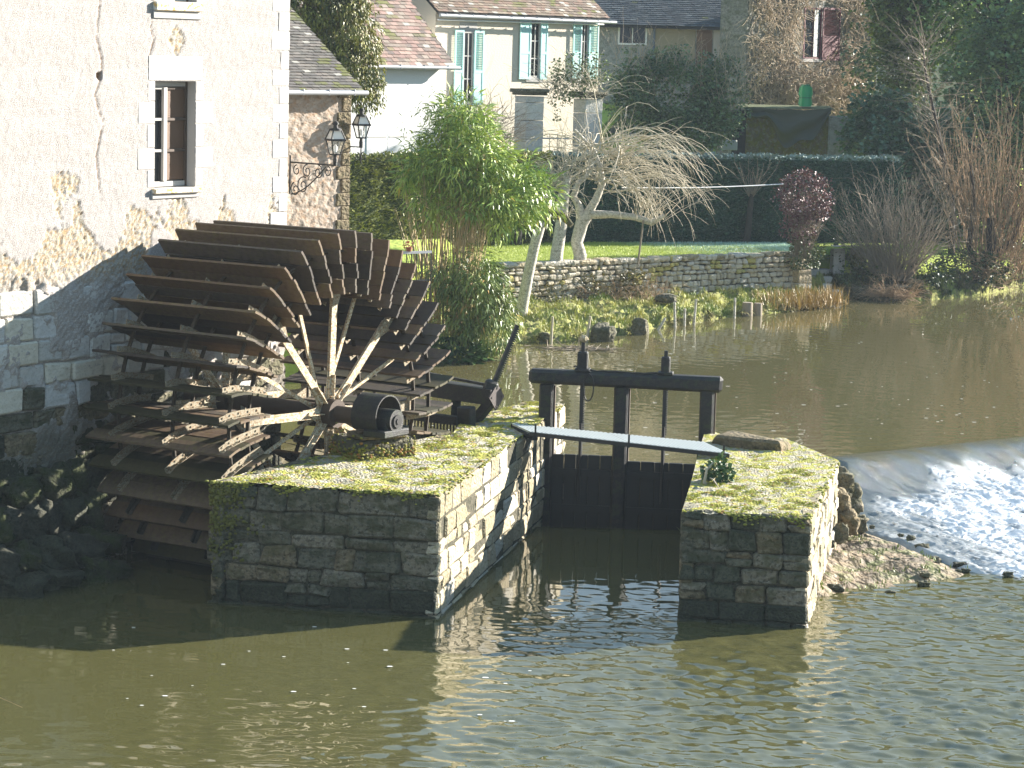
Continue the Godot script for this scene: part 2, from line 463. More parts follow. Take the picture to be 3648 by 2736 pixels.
# ---------------------------------------------------------------- water
func build_water():
	var n1 := noise(101, 1.25, 2)
	var n2 := noise(102, 3.2, 2)
	var n3 := noise(103, 0.16, 2)
	# the lower pool: ripples run across the view and grow towards the weir and the near bank
	var nu := 420
	var nv := 330
	var x0 := -11.5
	var x1 := 13.0
	var z0 := -48.5
	var z1 := -29.0
	var f := func(i, j):
		var x: float = lerpf(x0, x1, float(i) / nu)
		var z: float = lerpf(z0, z1, float(j) / nv)
		var a := clampf((x * 0.62 + (z + 40.0) * 0.42 + 1.2) / 4.5, 0.05, 1.0)
		if z < -41.0: a *= clampf((z + 50.0) / 9.0, 0.15, 1.0)
		a *= 0.75 + 0.5 * n3.get_noise_2d(x, z)
		var w := n1.get_noise_2d(x * 1.1 + z * 0.25, z * 1.9) * 0.04 + n2.get_noise_2d(x, z * 1.3) * 0.017
		return Vector3(x, w * a, z)
	var wm := mat(lin(0.092, 0.088, 0.033), 0.04, null, 1.0)
	wm.metallic_specular = 0.8
	struct("lower_river_water", sheet(nu, nv, f, null, null, true), wm)
	var far := Mb.new()
	for q in [[-80.0, x0, -80.0, z1], [x1, 90.0, -60.0, z1], [-80.0, 90.0, z1, 6.0]]:
		var y := -0.004
		far.quad(V(q[0], y, q[2]), V(q[0], y, q[3]), V(q[1], y, q[3]), V(q[1], y, q[2]))
	struct("lower_river_water", far.mesh(), wm)
	# the mill pond above the weir: almost still
	var um := mat(lin(0.118, 0.104, 0.046), 0.03, null, 1.0)
	um.metallic_specular = 0.5
	var m1 := noise(104, 1.6, 2)
	var nu2 := 300
	var nv2 := 260
	var cr := V(0.796, 0, -0.605)
	var fd := V(0.605, 0, 0.796)
	var p0 := V(6.72, 0, -51.8)
	var g := func(i, j):
		# rows start at the weir crest line and run back from it
		var l: float = lerpf(-9.0, 24.0, float(i) / nu2)
		var t: float = float(j) / nv2
		var p: Vector3 = p0 + cr * l - fd * (t * t * 30.0 + t * 16.0)
		return Vector3(p.x, 1.0 + 0.004 * m1.get_noise_2d(p.x, p.z * 2.0), p.z)
	var inchannel := func(i, j):
		var p: Vector3 = g.call(i, j)
		return p.x < 4.2 and p.z > -49.3
	struct("mill_pond_water", sheet(nu2, nv2, g, null, inchannel, false), um)
	var far2 := Mb.new()
	var pa: Vector3 = p0 + cr * 24.0; var pb: Vector3 = p0 + cr * 90.0
	pa.y = 0.99; pb.y = 0.99
	far2.quad(pa, pb, pb - fd * 60, pa - fd * 60)
	pa = p0 - cr * 9.0; pb = p0 - cr * 14.0
	pa.y = 0.99; pb.y = 0.99
	far2.quad(pb, pa, pa - fd * 46, pb - fd * 46)
	struct("mill_pond_water", far2.mesh(), um)
	# flecks of foam on both
	var disc := Mb.new()
	for k in 6:
		disc.tri(Vector3.ZERO, V(cos(TAU * (k + 1) / 6), 0, sin(TAU * (k + 1) / 6)), V(cos(TAU * k / 6), 0, sin(TAU * k / 6)))
	disc.tri(V(0, 0.3, 0), V(1, 0, 0), V(0, 0, -1)); disc.tri(V(0, 0.3, 0), V(-0.6, 0, 0.6), V(1, 0, 0)); disc.tri(V(0, 0.3, 0), V(0, 0, -1), V(-0.6, 0, 0.6))
	var xf := []
	var cs := []
	for k in 260:
		var l := rf(-6, 16)
		var t := rf(1.0, 24)
		var p: Vector3 = p0 + cr * l - fd * t
		var s := rf(0.008, 0.026)
		xf.append(T(Basis.from_scale(V(s * rf(1.2, 2.6), s * 0.5, s)), V(p.x, 1.007, p.z)))
		cs.append(Color(0.8, 0.8, 0.76))
	for k in 26:
		var s := rf(0.01, 0.03)
		xf.append(T(Basis.from_scale(V(s * 1.8, s * 0.5, s)), V(rf(-6, 0.5), 0.012, rf(-39.5, -34))))
		cs.append(Color(0.85, 0.85, 0.82))
	var fl := multi("foam_fleck", disc.mesh(), M.dull, xf, cs)
	tag(fl, "tiny white foam flecks drifting on the brown river water", "foam")

# ---------------------------------------------------------------- ground behind everything
const FRONT := [[-60.0, -56.0], [-14.0, -58.5], [-6.2, -60.0], [-3.6, -63.5], [-2.9, -67.0], [-2.3, -75.6], [-0.4, -76.7], [4.1, -80.2], [9.4, -84.5], [9.8, -88.0], [12.8, -88.2], [15.9, -90.6], [18.6, -94.5], [26.0, -101.0], [60.0, -118.0], [110.0, -130.0]]
func build_ground():
	var nz := noise(111, 0.03, 3)
	var pts := []
	for i in FRONT.size() - 1:
		for k in 4: pts.append(V(FRONT[i][0], 0, FRONT[i][1]).lerp(V(FRONT[i + 1][0], 0, FRONT[i + 1][1]), k / 4.0))
	pts.append(V(110, 0, -130))
	var dist := [0.0, 0.6, 2.0, 4.0, 7.0, 10.0, 14.0, 20.0, 30.0, 45.0, 70.0, 110.0, 180.0, 400.0]
	var f := func(i, j):
		var p: Vector3 = pts[i] + V(0.15, 0, -0.99) * dist[j]
		var y := 2.55
		if p.x > 9.6: y = 1.6 + minf(1.3, dist[j] * 0.2)
		if p.x < -2.2: y = 2.6 + minf(0.5, dist[j] * 0.1)
		if j == 0: y -= 1.6
		y += maxf(0.0, dist[j] - (12.0 if p.x > 1.0 else 30.0)) * 0.09 + nz.get_noise_2d(p.x, p.z) * minf(dist[j] * 0.02, 2.0)
		return V(p.x, y, p.z)
	var gm := mat(Color.WHITE, 1.0, TX.grass, 3.5, TX.rough, 6.0)
	struct("garden_ground", sheet(pts.size() - 1, dist.size() - 1, f, null, null, false), gm)

# ---------------------------------------------------------------- the mill
func build_mill():
	var t := thing("mill_building", "cream rendered water mill with flaking plaster beside the wooden wheel", "building", V(WP.x, 0, WP.z))
	var o := V(WP.x, 0, WP.z)
	var lo := Vector3.ZERO
	var n := -S_AX
	var u := S_WD
	var na := noise(121, 0.55, 4)
	var nb := noise(122, 6.0, 3)
	var nc := noise(123, 22.0, 2)
	var cel := noise(124, 9.5, 1)
	cel.noise_type = FastNoiseLite.TYPE_CELLULAR
	cel.cellular_return_type = FastNoiseLite.RETURN_DISTANCE2_SUB
	var celv := noise(124, 9.5, 1)
	celv.noise_type = FastNoiseLite.TYPE_CELLULAR
	celv.cellular_return_type = FastNoiseLite.RETURN_CELL_VALUE
	var crack := [V(-2.36, 9.9, 0), V(-2.42, 9.4, 0), V(-2.47, 9.0, 0), V(-2.33, 8.62, 0), V(-2.36, 8.3, 0), V(-2.5, 8.04, 0), V(-2.42, 7.8, 0), V(-2.28, 7.55, 0), V(-2.38, 7.3, 0), V(-2.46, 7.02, 0), V(-2.42, 6.7, 0), V(-2.38, 6.4, 0)]
	var crack2 := [V(-1.05, 9.45, 0), V(-1.1, 9.2, 0), V(-1.02, 9.0, 0), V(-1.12, 8.7, 0)]
	var du := 0.03
	var u0 := -5.3
	var h0 := -0.3
	var nu := 268
	var nh := 352
	var heights := PackedFloat32Array()
	heights.resize((nu + 1) * (nh + 1))
	var cols := PackedColorArray()
	cols.resize(heights.size())
	for j in nh + 1:
		var h := h0 + j * du
		for i in nu + 1:
			var x := u0 + i * du
			# how much plaster is left: a little lost round the foot, all of it below
			var a := na.get_noise_2d(x, h * 0.8)
			var keep := (h - 5.35) * 0.55 + a * 1.15 - 0.12
			var e := absf(x + 0.42) + absf(h - 9.0) * 0.8
			if e < 0.45: keep -= (0.45 - e) * 9.0 + a
			keep = clampf(keep * 7.0 + 0.5 + nb.get_noise_2d(x, h) * 0.9, 0.0, 1.0)
			var d := 0.0
			var k := Color(1, 1, 1)
			if keep > 0.5:
				d = 0.018 + nb.get_noise_2d(x, h) * 0.006 + nc.get_noise_2d(x, h) * 0.005
				var cd := 9.0
				if h > 6.2:
					for cc in [crack, crack2]:
						for q in cc.size() - 1:
							if h <= cc[q].y + 0.03 and h >= cc[q + 1].y - 0.03:
								var p := Geometry2D.get_closest_point_to_segment(Vector2(x, h), Vector2(cc[q].x, cc[q].y), Vector2(cc[q + 1].x, cc[q + 1].y))
								cd = minf(cd, p.distance_to(Vector2(x, h)) + nc.get_noise_2d(x * 0.7, h * 0.7) * 0.02)
				if cd < 0.016 + 0.012 * nb.get_noise_2d(x * 0.4, h * 0.4): d -= 0.018; k = Color(0.72, 0.6, 0.5)
				var hole := Vector2(x + 2.4, h - 8.36).length()
				if hole < 0.07: d -= 0.06; k = Color(0.55, 0.36, 0.2)
			else:
				var cd2 := cel.get_noise_2d(x, h * 1.25) + 1.0
				d = -0.01 + minf(cd2, 0.4) * 0.06 + nc.get_noise_2d(x, h) * 0.008 + nb.get_noise_2d(x, h) * 0.012
				var tone := celv.get_noise_2d(x, h * 1.25)
				k = Color(1.1, 1.06, 0.98).lerp(Color(1.02, 0.92, 0.74), clampf(tone * 0.5 + 0.5 + nc.get_noise_2d(x, h), 0, 1))
				if cd2 < 0.1 + nb.get_noise_2d(x, h) * 0.12: k = Color(1.0, 0.74, 0.42)
				if h < 5.1:
					var low := clampf((5.1 - h) * 3.0, 0.0, 1.0)
					d += low * (-0.07 + clampf((a + 0.25 + nb.get_noise_2d(x * 0.4, h * 0.4) * 0.5) * 0.25, 0.0, 0.1))
					k = k.lerp(Color(1.0, 0.98, 0.96).lerp(Color(0.25, 0.27, 0.22), clampf((3.2 - h + a * 1.5) * 0.7, 0.0, 1.0)), low * 0.85)  # darker towards the foot: algae stain plus painted shade behind the wheel
			heights[j * (nu + 1) + i] = d
			cols[j * (nu + 1) + i] = k
	var inwin := func(x: float, h: float) -> bool:
		return (x > -0.97 and x < 0.1 and h > 6.4 and h < 8.27) or (x > -0.97 and x < 0.1 and h > 9.66)
	var wall := sheet(nu, nh, func(i, j): return lo + u * (u0 + i * du) + Vector3.UP * (h0 + j * du) + n * heights[j * (nu + 1) + i],
		func(i, j): return cols[j * (nu + 1) + i],
		func(i, j): return inwin.call(u0 + (i + 0.5) * du, h0 + (j + 0.5) * du), false)
	obj("rendered_wall", wall, M.plaster, t)
	# the rest of the body: the same front further left and higher, sides and a dark room behind the windows
	var mb := Mb.new()
	wallbox(mb, lo, u, n, -14.0, -5.3, -0.3, 13.5, -0.5, 0.02)
	wallbox(mb, lo, u, n, -5.298, -0.97, 10.262, 13.5, -0.5, 0.024)
	wallbox(mb, lo, u, n, 0.1, 2.74, 10.262, 13.5, -0.5, 0.024)
	wallbox(mb, lo, u, n, -0.968, 0.098, 12.0, 13.5, -0.5, 0.022)
	wallbox(mb, lo, u, n, 2.3, 2.742, -0.3, 13.49, -8.0, -0.15)
	wallbox(mb, lo, u, n, -14.0, 2.3, -0.3, 13.48, -8.2, -1.6)
	obj("wall_body", mb.mesh(), mat(Color.WHITE, 0.95, TX.plaster, 1.6, TX.fine, 1.6), t)
	var rm := Mb.new()
	wallbox(rm, lo, u, n, -14.2, 3.0, 13.5, 13.7, -8.4, 0.35)
	obj("roof", rm.mesh(), M.dark, t)
	# reveals of the two windows
	for w in [[6.4, 8.27], [9.66, 11.5]]:
		var rb := Mb.new()
		wallbox(rb, lo, u, n, -1.2, -0.972, w[0] - 0.1, w[1] + 0.1, -0.5, 0.0)
		wallbox(rb, lo, u, n, 0.102, 0.35, w[0] - 0.1, w[1] + 0.1, -0.5, 0.0)
		wallbox(rb, lo, u, n, -0.97, 0.1, w[1], w[1] + 0.25, -0.5, -0.002)
		wallbox(rb, lo, u, n, -0.97, 0.1, w[0] - 0.2, w[0] + 0.004, -0.5, -0.002)
		obj("window_reveal", rb.mesh(), M.ashlar, t)
	# cut stones round the main window, each a block of its own
	var blocks := [[-1.16, 0.3, 8.285, 8.72]]
	for b in [[-1.17, 7.93, 8.275], [-1.42, 7.53, 7.92], [-1.18, 7.12, 7.52], [-1.42, 6.74, 7.11], [-1.17, 6.42, 6.73]]: blocks.append([b[0], -0.972, b[1], b[2]])
	for b in [[0.33, 7.93, 8.275], [0.6, 7.53, 7.92], [0.34, 7.12, 7.52], [0.6, 6.74, 7.11], [0.33, 6.42, 6.73]]: blocks.append([0.102, b[0], b[1], b[2]])
	blocks.append([-1.1, -0.973, 9.66, 10.26]); blocks.append([0.103, 0.22, 9.66, 10.26])
	for b in blocks:
		var q := Mb.new()
		q.cbox(T(Basis(u, Vector3.UP, n), lo + u * (b[0] + b[1]) * 0.5 + Vector3.UP * (b[2] + b[3]) * 0.5 - n * 0.026), V(b[1] - b[0] - 0.008, b[3] - b[2] - 0.008, 0.1), 0.008, 0.003, rng)
		obj("surround_stone", q.mesh(), M.ashlar, t)
	# corner stones
	var y := 4.9
	var kk := 0
	while y < 13.3:
		var h := rf(0.3, 0.36)
		var q := Mb.new()
		var w: float = [0.5, 0.3][kk % 2] + rf(-0.05, 0.05)
		q.cbox(T(Basis(u, Vector3.UP, n), lo + u * (2.755 - w * 0.5) + Vector3.UP * (y + h * 0.5) - n * 0.086), V(w, h - 0.01, 0.22), 0.012, 0.006, rng)
		obj("corner_stone", q.mesh(), M.ashlar, t)
		y += h
		kk += 1
	# sills
	for s in [[6.22, 6.31, 6.4, M.lichen], [9.36, 9.5, 9.655, M.lichen]]:
		var q := Mb.new()
		q.cbox(T(Basis(u, Vector3.UP, n), lo + u * -0.43 + Vector3.UP * (s[1] + s[2]) * 0.5 - n * 0.1), V(1.24, s[2] - s[1], 0.42), 0.015, 0.004, rng)
		obj("window_sill", q.mesh(), s[3], t)
		q = Mb.new()
		q.cbox(T(Basis(u, Vector3.UP, n), lo + u * -0.43 + Vector3.UP * (s[0] + s[1]) * 0.5 + n * 0.0), V(1.26, s[1] - s[0] - 0.006, 0.1), 0.008, 0.003, rng)
		obj("sill_apron", q.mesh(), M.ashlar, t)
	# the casements: grey frame, a closed leaf with three panes left, brown panes right
	for w in [6.42, 9.67]:
		var win := obj("window", Mb.new().mesh(), M.greywood, t)
		var fr := Mb.new()
		var d := -0.17
		for p in [[-0.97, -0.92, w, w + 1.84], [-0.92, 0.04, w, w + 0.09], [-0.92, 0.04, w + 1.76, w + 1.84]]: wallbox(fr, lo, u, n, p[0], p[1], p[2], p[3], d - 0.06, d)
		win.mesh = fr.mesh()
		var jb := Mb.new()
		wallbox(jb, lo, u, n, 0.04, 0.1, w, w + 1.84, d - 0.06, d)
		obj("side_frame", jb.mesh(), M.darkwood, win)
		var st := Mb.new()
		wallbox(st, lo, u, n, -0.56, -0.47, w + 0.1, w + 1.75, d - 0.05, d + 0.03)
		obj("meeting_stile", st.mesh(), M.greywood, win)
		for leaf in [[-0.918, -0.56], [-0.47, 0.038]]:
			for r in 3:
				var ya: float = w + 0.11 + r * 0.55
				var q := Mb.new()
				wallbox(q, lo, u, n, leaf[0], leaf[1], ya + 0.5, ya + 0.545, d - 0.05, d + 0.01)
				obj("glazing_bar", q.mesh(), M.greywood if leaf[0] < -0.6 else M.darkwood, win)
				var g := Mb.new()
				wallbox(g, lo, u, n, leaf[0] + 0.002, leaf[1] - 0.002, ya, ya + 0.498, d - 0.034, d - 0.03)
				obj("pane", g.mesh(), M.glass if leaf[0] < -0.6 else M.brown, win)
	# courses of blocks at the foot of the wall
	var pick := func(yy, y0): return M.lime[rng.randi() % 4] if yy > 2.9 + rf(-0.5, 0.5) else (M.stone[rng.randi() % 5] if yy > 1.9 + rf(-0.3, 0.3) else M.ledge[rng.randi() % 3])  # low rows: algae stones, their dark tone also standing in for the wheel's shade
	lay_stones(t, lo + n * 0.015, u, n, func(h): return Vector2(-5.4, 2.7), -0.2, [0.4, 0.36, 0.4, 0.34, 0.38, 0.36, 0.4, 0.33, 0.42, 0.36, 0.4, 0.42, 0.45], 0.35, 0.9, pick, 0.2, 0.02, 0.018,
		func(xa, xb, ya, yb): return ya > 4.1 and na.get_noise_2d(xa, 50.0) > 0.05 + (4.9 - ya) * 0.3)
	# the ledge of rough blocks at the wall's foot
	for L in [[-5.6, -3.05, 0.55, 0.62, 1.25], [-5.6, -3.25, 1.0, 0.5, 0.72], [-5.6, -2.6, 0.32, 0.62, 1.75], [-5.6, -3.4, 1.35, 0.55, 0.3]]:
		var x: float = L[0]
		while x < L[1]:
			var l := rf(0.4, 0.8)
			var q := obj("ledge_stone", rock(Vector3.ZERO, V(l + 0.22, 0.66 + rf(-0.1, 0.12), L[2] + 0.3), rng.randi() % 1000, 0.55), M.ledge[rng.randi() % 3], t)
			q.transform = T(Basis(u, Vector3.UP, n) * Basis(Vector3.UP, rf(-0.25, 0.25)) * Basis(Vector3.BACK, rf(-0.12, 0.12)), lo + u * (x + l * 0.5) + Vector3.UP * (L[4] - 0.25) + n * (L[2] * 0.5 + rf(-0.1, 0.1)))
			x += l

# ---------------------------------------------------------------- middle pier
var PL := [V(-4.79, 0, -41.06), V(-3.32, 0, -43.86), V(-1.06, 0, -46.93), V(-0.96, 0, -48.2), V(-0.4, 0, -49.9), V(0.3, 0, -51.5)]
var PRt := [0.0, 2.95, 6.3, 7.9, 9.7, 11.2]
func slab_top(rowsL: Array, rowsR: Array, y: Callable, cross: int, per: int, seed_: int) -> ArrayMesh:
	var nz := noise(seed_, 1.6, 4)
	var nw := noise(seed_ + 1, 6.0, 3)
	var nv := (rowsL.size() - 1) * per
	return sheet(cross, nv, func(i, j):
		var k: int = mini(j / per, rowsL.size() - 2)
		var s := float(j - k * per) / per
		var a: Vector3 = rowsL[k].lerp(rowsL[k + 1], s)
		var b: Vector3 = rowsR[k].lerp(rowsR[k + 1], s)
		var p := a.lerp(b, float(i) / cross)
		var edge := minf(1.0, 6.0 * minf(float(i) / cross, 1.0 - float(i) / cross))
		p.y = y.call(float(j) / nv) + nz.get_noise_2d(p.x, p.z) * 0.05 * edge + nw.get_noise_2d(p.x, p.z) * 0.022
		return p, null, null, false)
func skirt(mb: Mb, L: Array, y0: float, y1: float, ctr: Vector3):
	for i in L.size():
		var a: Vector3 = L[i]
		var b: Vector3 = L[(i + 1) % L.size()]
		mb.out([V(a.x, y0, a.z), V(b.x, y0, b.z), V(b.x, y1, b.z), V(a.x, y1, a.z)], V(ctr.x, (y0 + y1) * 0.5, ctr.z))
func tufts(parent: Node, rowsL: Array, rowsR: Array, y: float, count: int, seed_: int, name_ := "moss_tuft"):
	var nz := noise(seed_, 0.9, 3)
	var m := Mb.new()
	for k in 5:
		var a := TAU * k / 5.0
		var b := TAU * (k + 1) / 5.0
		m.tri(V(0, 1, 0), V(cos(b), 0, sin(b)), V(cos(a), 0, sin(a)))
	for k in 4:
		var a := k * 1.7
		m.tri(V(cos(a) * 0.5, 0.3, sin(a) * 0.5), V(cos(a) * 0.9 + 0.2, 0.2, sin(a) * 0.9), V(cos(a) * 1.1, 1.3, sin(a) * 1.1))
	var xf := []
	var cs := []
	var tries := 0
	while xf.size() < count and tries < count * 8:
		tries += 1
		var k := rng.randi() % (rowsL.size() - 1)
		var s := rng.randf()
		var p: Vector3 = rowsL[k].lerp(rowsL[k + 1], s).lerp(rowsR[k].lerp(rowsR[k + 1], s), rf(0.01, 0.99))
		var mg := nz.get_noise_2d(p.x * 1.6, p.z * 1.6) + 0.5 * nz.get_noise_2d(p.x * 5.0, p.z * 5.0)
		if mg < 0.04 + rf(-0.06, 0.06): continue
		var r := rf(0.01, 0.026) * (0.75 + clampf(mg, 0.0, 0.6) * 1.0)
		p.y = y + rf(-0.03, 0.0) + nz.get_noise_2d(p.x, p.z) * 0.04
		xf.append(T(Basis(Vector3.UP, rf(0, TAU)) * Basis.from_scale(V(r, r * rf(0.4, 0.9), r)), p))
		var g := rf(0, 1)
		cs.append(Color(0.24, 0.26, 0.03).lerp(Color(0.46, 0.44, 0.06), g) if rng.randf() < 0.9 else Color(0.36, 0.2, 0.05))
	multi(name_, m.mesh(), M.dull, xf, cs, parent)

func spill(parent: Node, e: Array, y: float, count: int):      # moss cushions creeping over a top edge
	var nz := noise(135, 1.3, 3)
	var blob := SphereMesh.new()
	blob.radius = 1.0; blob.height = 2.0; blob.radial_segments = 7; blob.rings = 4
	var xf := []
	var cs := []
	for k in count:
		var p: Vector3 = e[0].lerp(e[1], rng.randf())
		var g := nz.get_noise_2d(p.x, p.z)
		if g < rf(-0.15, 0.15): continue
		p += V(rf(-0.09, 0.02), 0, rf(-0.05, 0.02))
		p.y = y - absf(rng.randfn(0, 0.03 + 0.1 * maxf(g, 0.0)))
		var r := rf(0.01, 0.028)
		xf.append(T(Basis.from_scale(V(r * 1.3, r * 0.7, r * 1.2)), p))
		cs.append(Color(0.16, 0.17, 0.025).lerp(Color(0.4, 0.38, 0.06), rng.randf()))
	multi("edge_moss", blob, M.dull, xf, cs, parent)
func build_pier():
	var t := thing("stone_pier", "long mossy stone pier between the wheel and the sluice channel", "pier")
	var R := []
	for q in PRt: R.append(PA + PE2 * q)
	obj("moss_top", slab_top(PL, R, func(s): return 1.985, 46, 22, 131), M.moss, t)
	tufts(t, PL, R, 1.99, 15000, 133)
	spill(t, [PA, PA + PE1 * 3.77], 1.99, 600)
	spill(t, [PA, PA + PE2 * 11.0], 1.99, 500)
	var core := Mb.new()
	var ring := PL.duplicate()
	for i in range(R.size() - 1, -1, -1): ring.append(R[i])
	var ctr := V(-1.4, 0, -45)
	for i in ring.size():      # inner wall, a hand's breadth behind the stones
		var a: Vector3 = ring[i].lerp(ctr, 0.012)
		var b: Vector3 = ring[(i + 1) % ring.size()].lerp(ctr, 0.012)
		var nn := (b - a).cross(Vector3.UP)
		var p := [V(a.x, -0.6, a.z), V(b.x, -0.6, b.z), V(b.x, 1.93, b.z), V(a.x, 1.93, a.z)]
		core.out(p, (a + b) * 0.5 + nn.normalized() * 0.5 + Vector3.UP)
	obj("rubble_core", core.mesh(), M.mortar, t)
	var shade := func(yy, y0): return M.algae if yy > 1.66 and rng.randf() < 0.8 else (M.slime if yy < 0.0 + rf(0.0, 0.4) else M.stone[rng.randi() % 5])  # algae, slime and the darker stones, which carry the shade of these faces
	lay_stones(t, PA, PE1, V(-0.19345, 0, 0.98111), func(h): return Vector2(0.0, 3.77 - 0.1 * sin(h * 5.0)), -0.25, [0.3, 0.36, 0.25, 0.35, 0.22, 0.34, 0.38], 0.24, 0.9, shade, 0.22, 0.016, 0.032)
	var lit := func(yy, y0): return M.stone_lit[rng.randi() % 4]  # sunny face takes the paler stones, light painted into them
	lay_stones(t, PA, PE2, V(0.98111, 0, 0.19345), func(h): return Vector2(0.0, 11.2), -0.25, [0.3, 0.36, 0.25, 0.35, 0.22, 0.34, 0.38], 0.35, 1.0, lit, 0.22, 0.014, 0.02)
	for i in PL.size() - 1:
		var a: Vector3 = PL[i]
		var d: Vector3 = PL[i + 1] - a
		lay_stones(t, a, d.normalized(), d.normalized().cross(Vector3.DOWN), func(h): return Vector2(0.0, d.length()), -0.25, [0.36, 0.4, 0.36, 0.4, 0.36, 0.37], 0.4, 0.9, shade)
	# moss hanging at the near left corner
	var xf := []
	var cs := []
	var blob := SphereMesh.new()
	blob.radius = 1.0; blob.height = 2.0; blob.radial_segments = 6; blob.rings = 3
	for k in 900:
		var a := rf(0, 1)
		var p := PA + PE1 * (3.78 - absf(rng.randfn(0, 0.28))) + V(-0.19, 0, 0.98) * rf(-0.01, 0.05) + Vector3.UP * (1.97 - absf(rng.randfn(0, 0.55)))
		if fposmod(p.y * 2.3 + a * 0.5, 1.0) > 0.62 or p.y < 0.4: continue
		xf.append(T(Basis.from_scale(Vector3.ONE * rf(0.012, 0.035)), p))
		cs.append(Color(0.09, 0.09, 0.015).lerp(Color(0.16, 0.15, 0.02), rng.randf()))
	multi("hanging_moss", blob, M.dull, xf, cs, t)

# ---------------------------------------------------------------- right pier
var QL := [V(2.75, 0, -40.63), V(3.1, 0, -43.6), V(3.42, 0, -46.6), V(3.72, 0, -49.2)]
var QR := [V(4.77, 0, -40.3), V(5.22, 0, -42.7), V(5.92, 0, -46.1), V(5.2, 0, -48.6)]
func build_right_pier():
	var t := thing("stone_pier", "short mossy stone pier between the sluice gate and the weir", "pier")
	obj("moss_top", slab_top(QL, QR, func(s): return 1.76 + s * 0.05, 36, 22, 141), mat(Color(1.0, 1.0, 0.98), 1.0, TX.moss, 2.1, TX.grain, 5.0), t)
	tufts(t, QL, QR, 1.78, 7500, 143)
	spill(t, [QR[0], QL[0]], 1.77, 350)
	spill(t, [QR[0], QR[2]], 1.79, 300)
	var ring := QL.duplicate()
	for i in range(QR.size() - 1, -1, -1): ring.append(QR[i])
	var core := Mb.new()
	var ctr := V(4.3, 0, -44.5)
	var inner := []
	for p in ring: inner.append(p.lerp(ctr, 0.018))
	skirt(core, inner, -0.6, 1.7, ctr)
	obj("rubble_core", core.mesh(), M.mortar, t)
	var shade := func(yy, y0): return M.slime if yy < rf(0.0, 0.35) else (M.algae if rng.randf() < 0.35 else M.stone[rng.randi() % 5])  # slime and algae, else darker stones with the shade in their colour
	var rows := [0.3, 0.3, 0.29, 0.28, 0.24, 0.34, 0.28]
	var fu: Vector3 = (QL[0] - QR[0]).normalized()
	lay_stones(t, QR[0], fu, V(fu.z, 0, -fu.x) * -1.0 if V(fu.z, 0, -fu.x).z < 0 else V(fu.z, 0, -fu.x), func(h): return Vector2(0.0, 2.05), -0.25, rows, 0.3, 0.75, shade, 0.22, 0.016, 0.03)
	var lit := func(yy, y0): return M.stone_lit[rng.randi() % 4]  # paler stones again, the sun on this side put into the colour
	for i in 3:
		var a: Vector3 = QR[i]
		var d: Vector3 = QR[i + 1] - a
		var nn := V(-d.z, 0, d.x).normalized()
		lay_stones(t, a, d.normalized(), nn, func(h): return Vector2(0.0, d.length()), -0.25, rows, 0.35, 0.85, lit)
		a = QL[i]
		d = QL[i + 1] - a
		nn = V(d.z, 0, -d.x).normalized()
		lay_stones(t, a, d.normalized(), nn, func(h): return Vector2(0.0, d.length()), -0.25, [0.4, 0.42, 0.4, 0.4, 0.4], 0.5, 1.0, shade)
	var q := Mb.new()
	q.cbox(T(Basis(Vector3.UP, -0.55) * Basis(Vector3(0, 0, 1), -0.02), V(4.5, 1.86, -47.6)), V(1.35, 0.2, 0.75), 0.05, 0.06, rng)
	tag(obj("stone_slab", q.mesh(), M.stone[2]), "flat grey slab lying on the back of the right pier", "stone slab")
	# boulders between the pier and the weir
	for b in [[5.98, 0.95, -46.5, 0.28, 0.34, 0.3], [6.15, 0.62, -46.3, 0.26, 0.26, 0.24], [6.02, 1.25, -46.9, 0.34, 0.36, 0.32], [6.4, 0.5, -46.9, 0.24, 0.22, 0.28], [5.9, 0.55, -45.7, 0.22, 0.2, 0.2], [6.3, 0.85, -47.4, 0.3, 0.36, 0.34], [5.55, 0.45, -45.15, 0.28, 0.14, 0.16]]:
		var r := rock(V(b[0], b[1], b[2]), V(b[3], b[4], b[5]) * 1.75, rng.randi() % 1000, 0.5)
		var places := ["tall pale boulder jammed against the far corner of the right pier", "rounded boulder low at the far corner of the right pier", "upper pale boulder beside the right pier where the weir starts", "small boulder at the dry edge of the falling water", "squat boulder at the foot of the right pier's side", "grey boulder on the weir crest beside the pier", "dark damp rock lying alone on the apron beside the pier"]
		tag(obj("boulder", r, M.stone[rng.randi() % 5] if b[4] > 0.15 else M.slime), places[taken[str(get_instance_id()) + "boulder"] - 1], "boulder", "boulders beside the right pier")

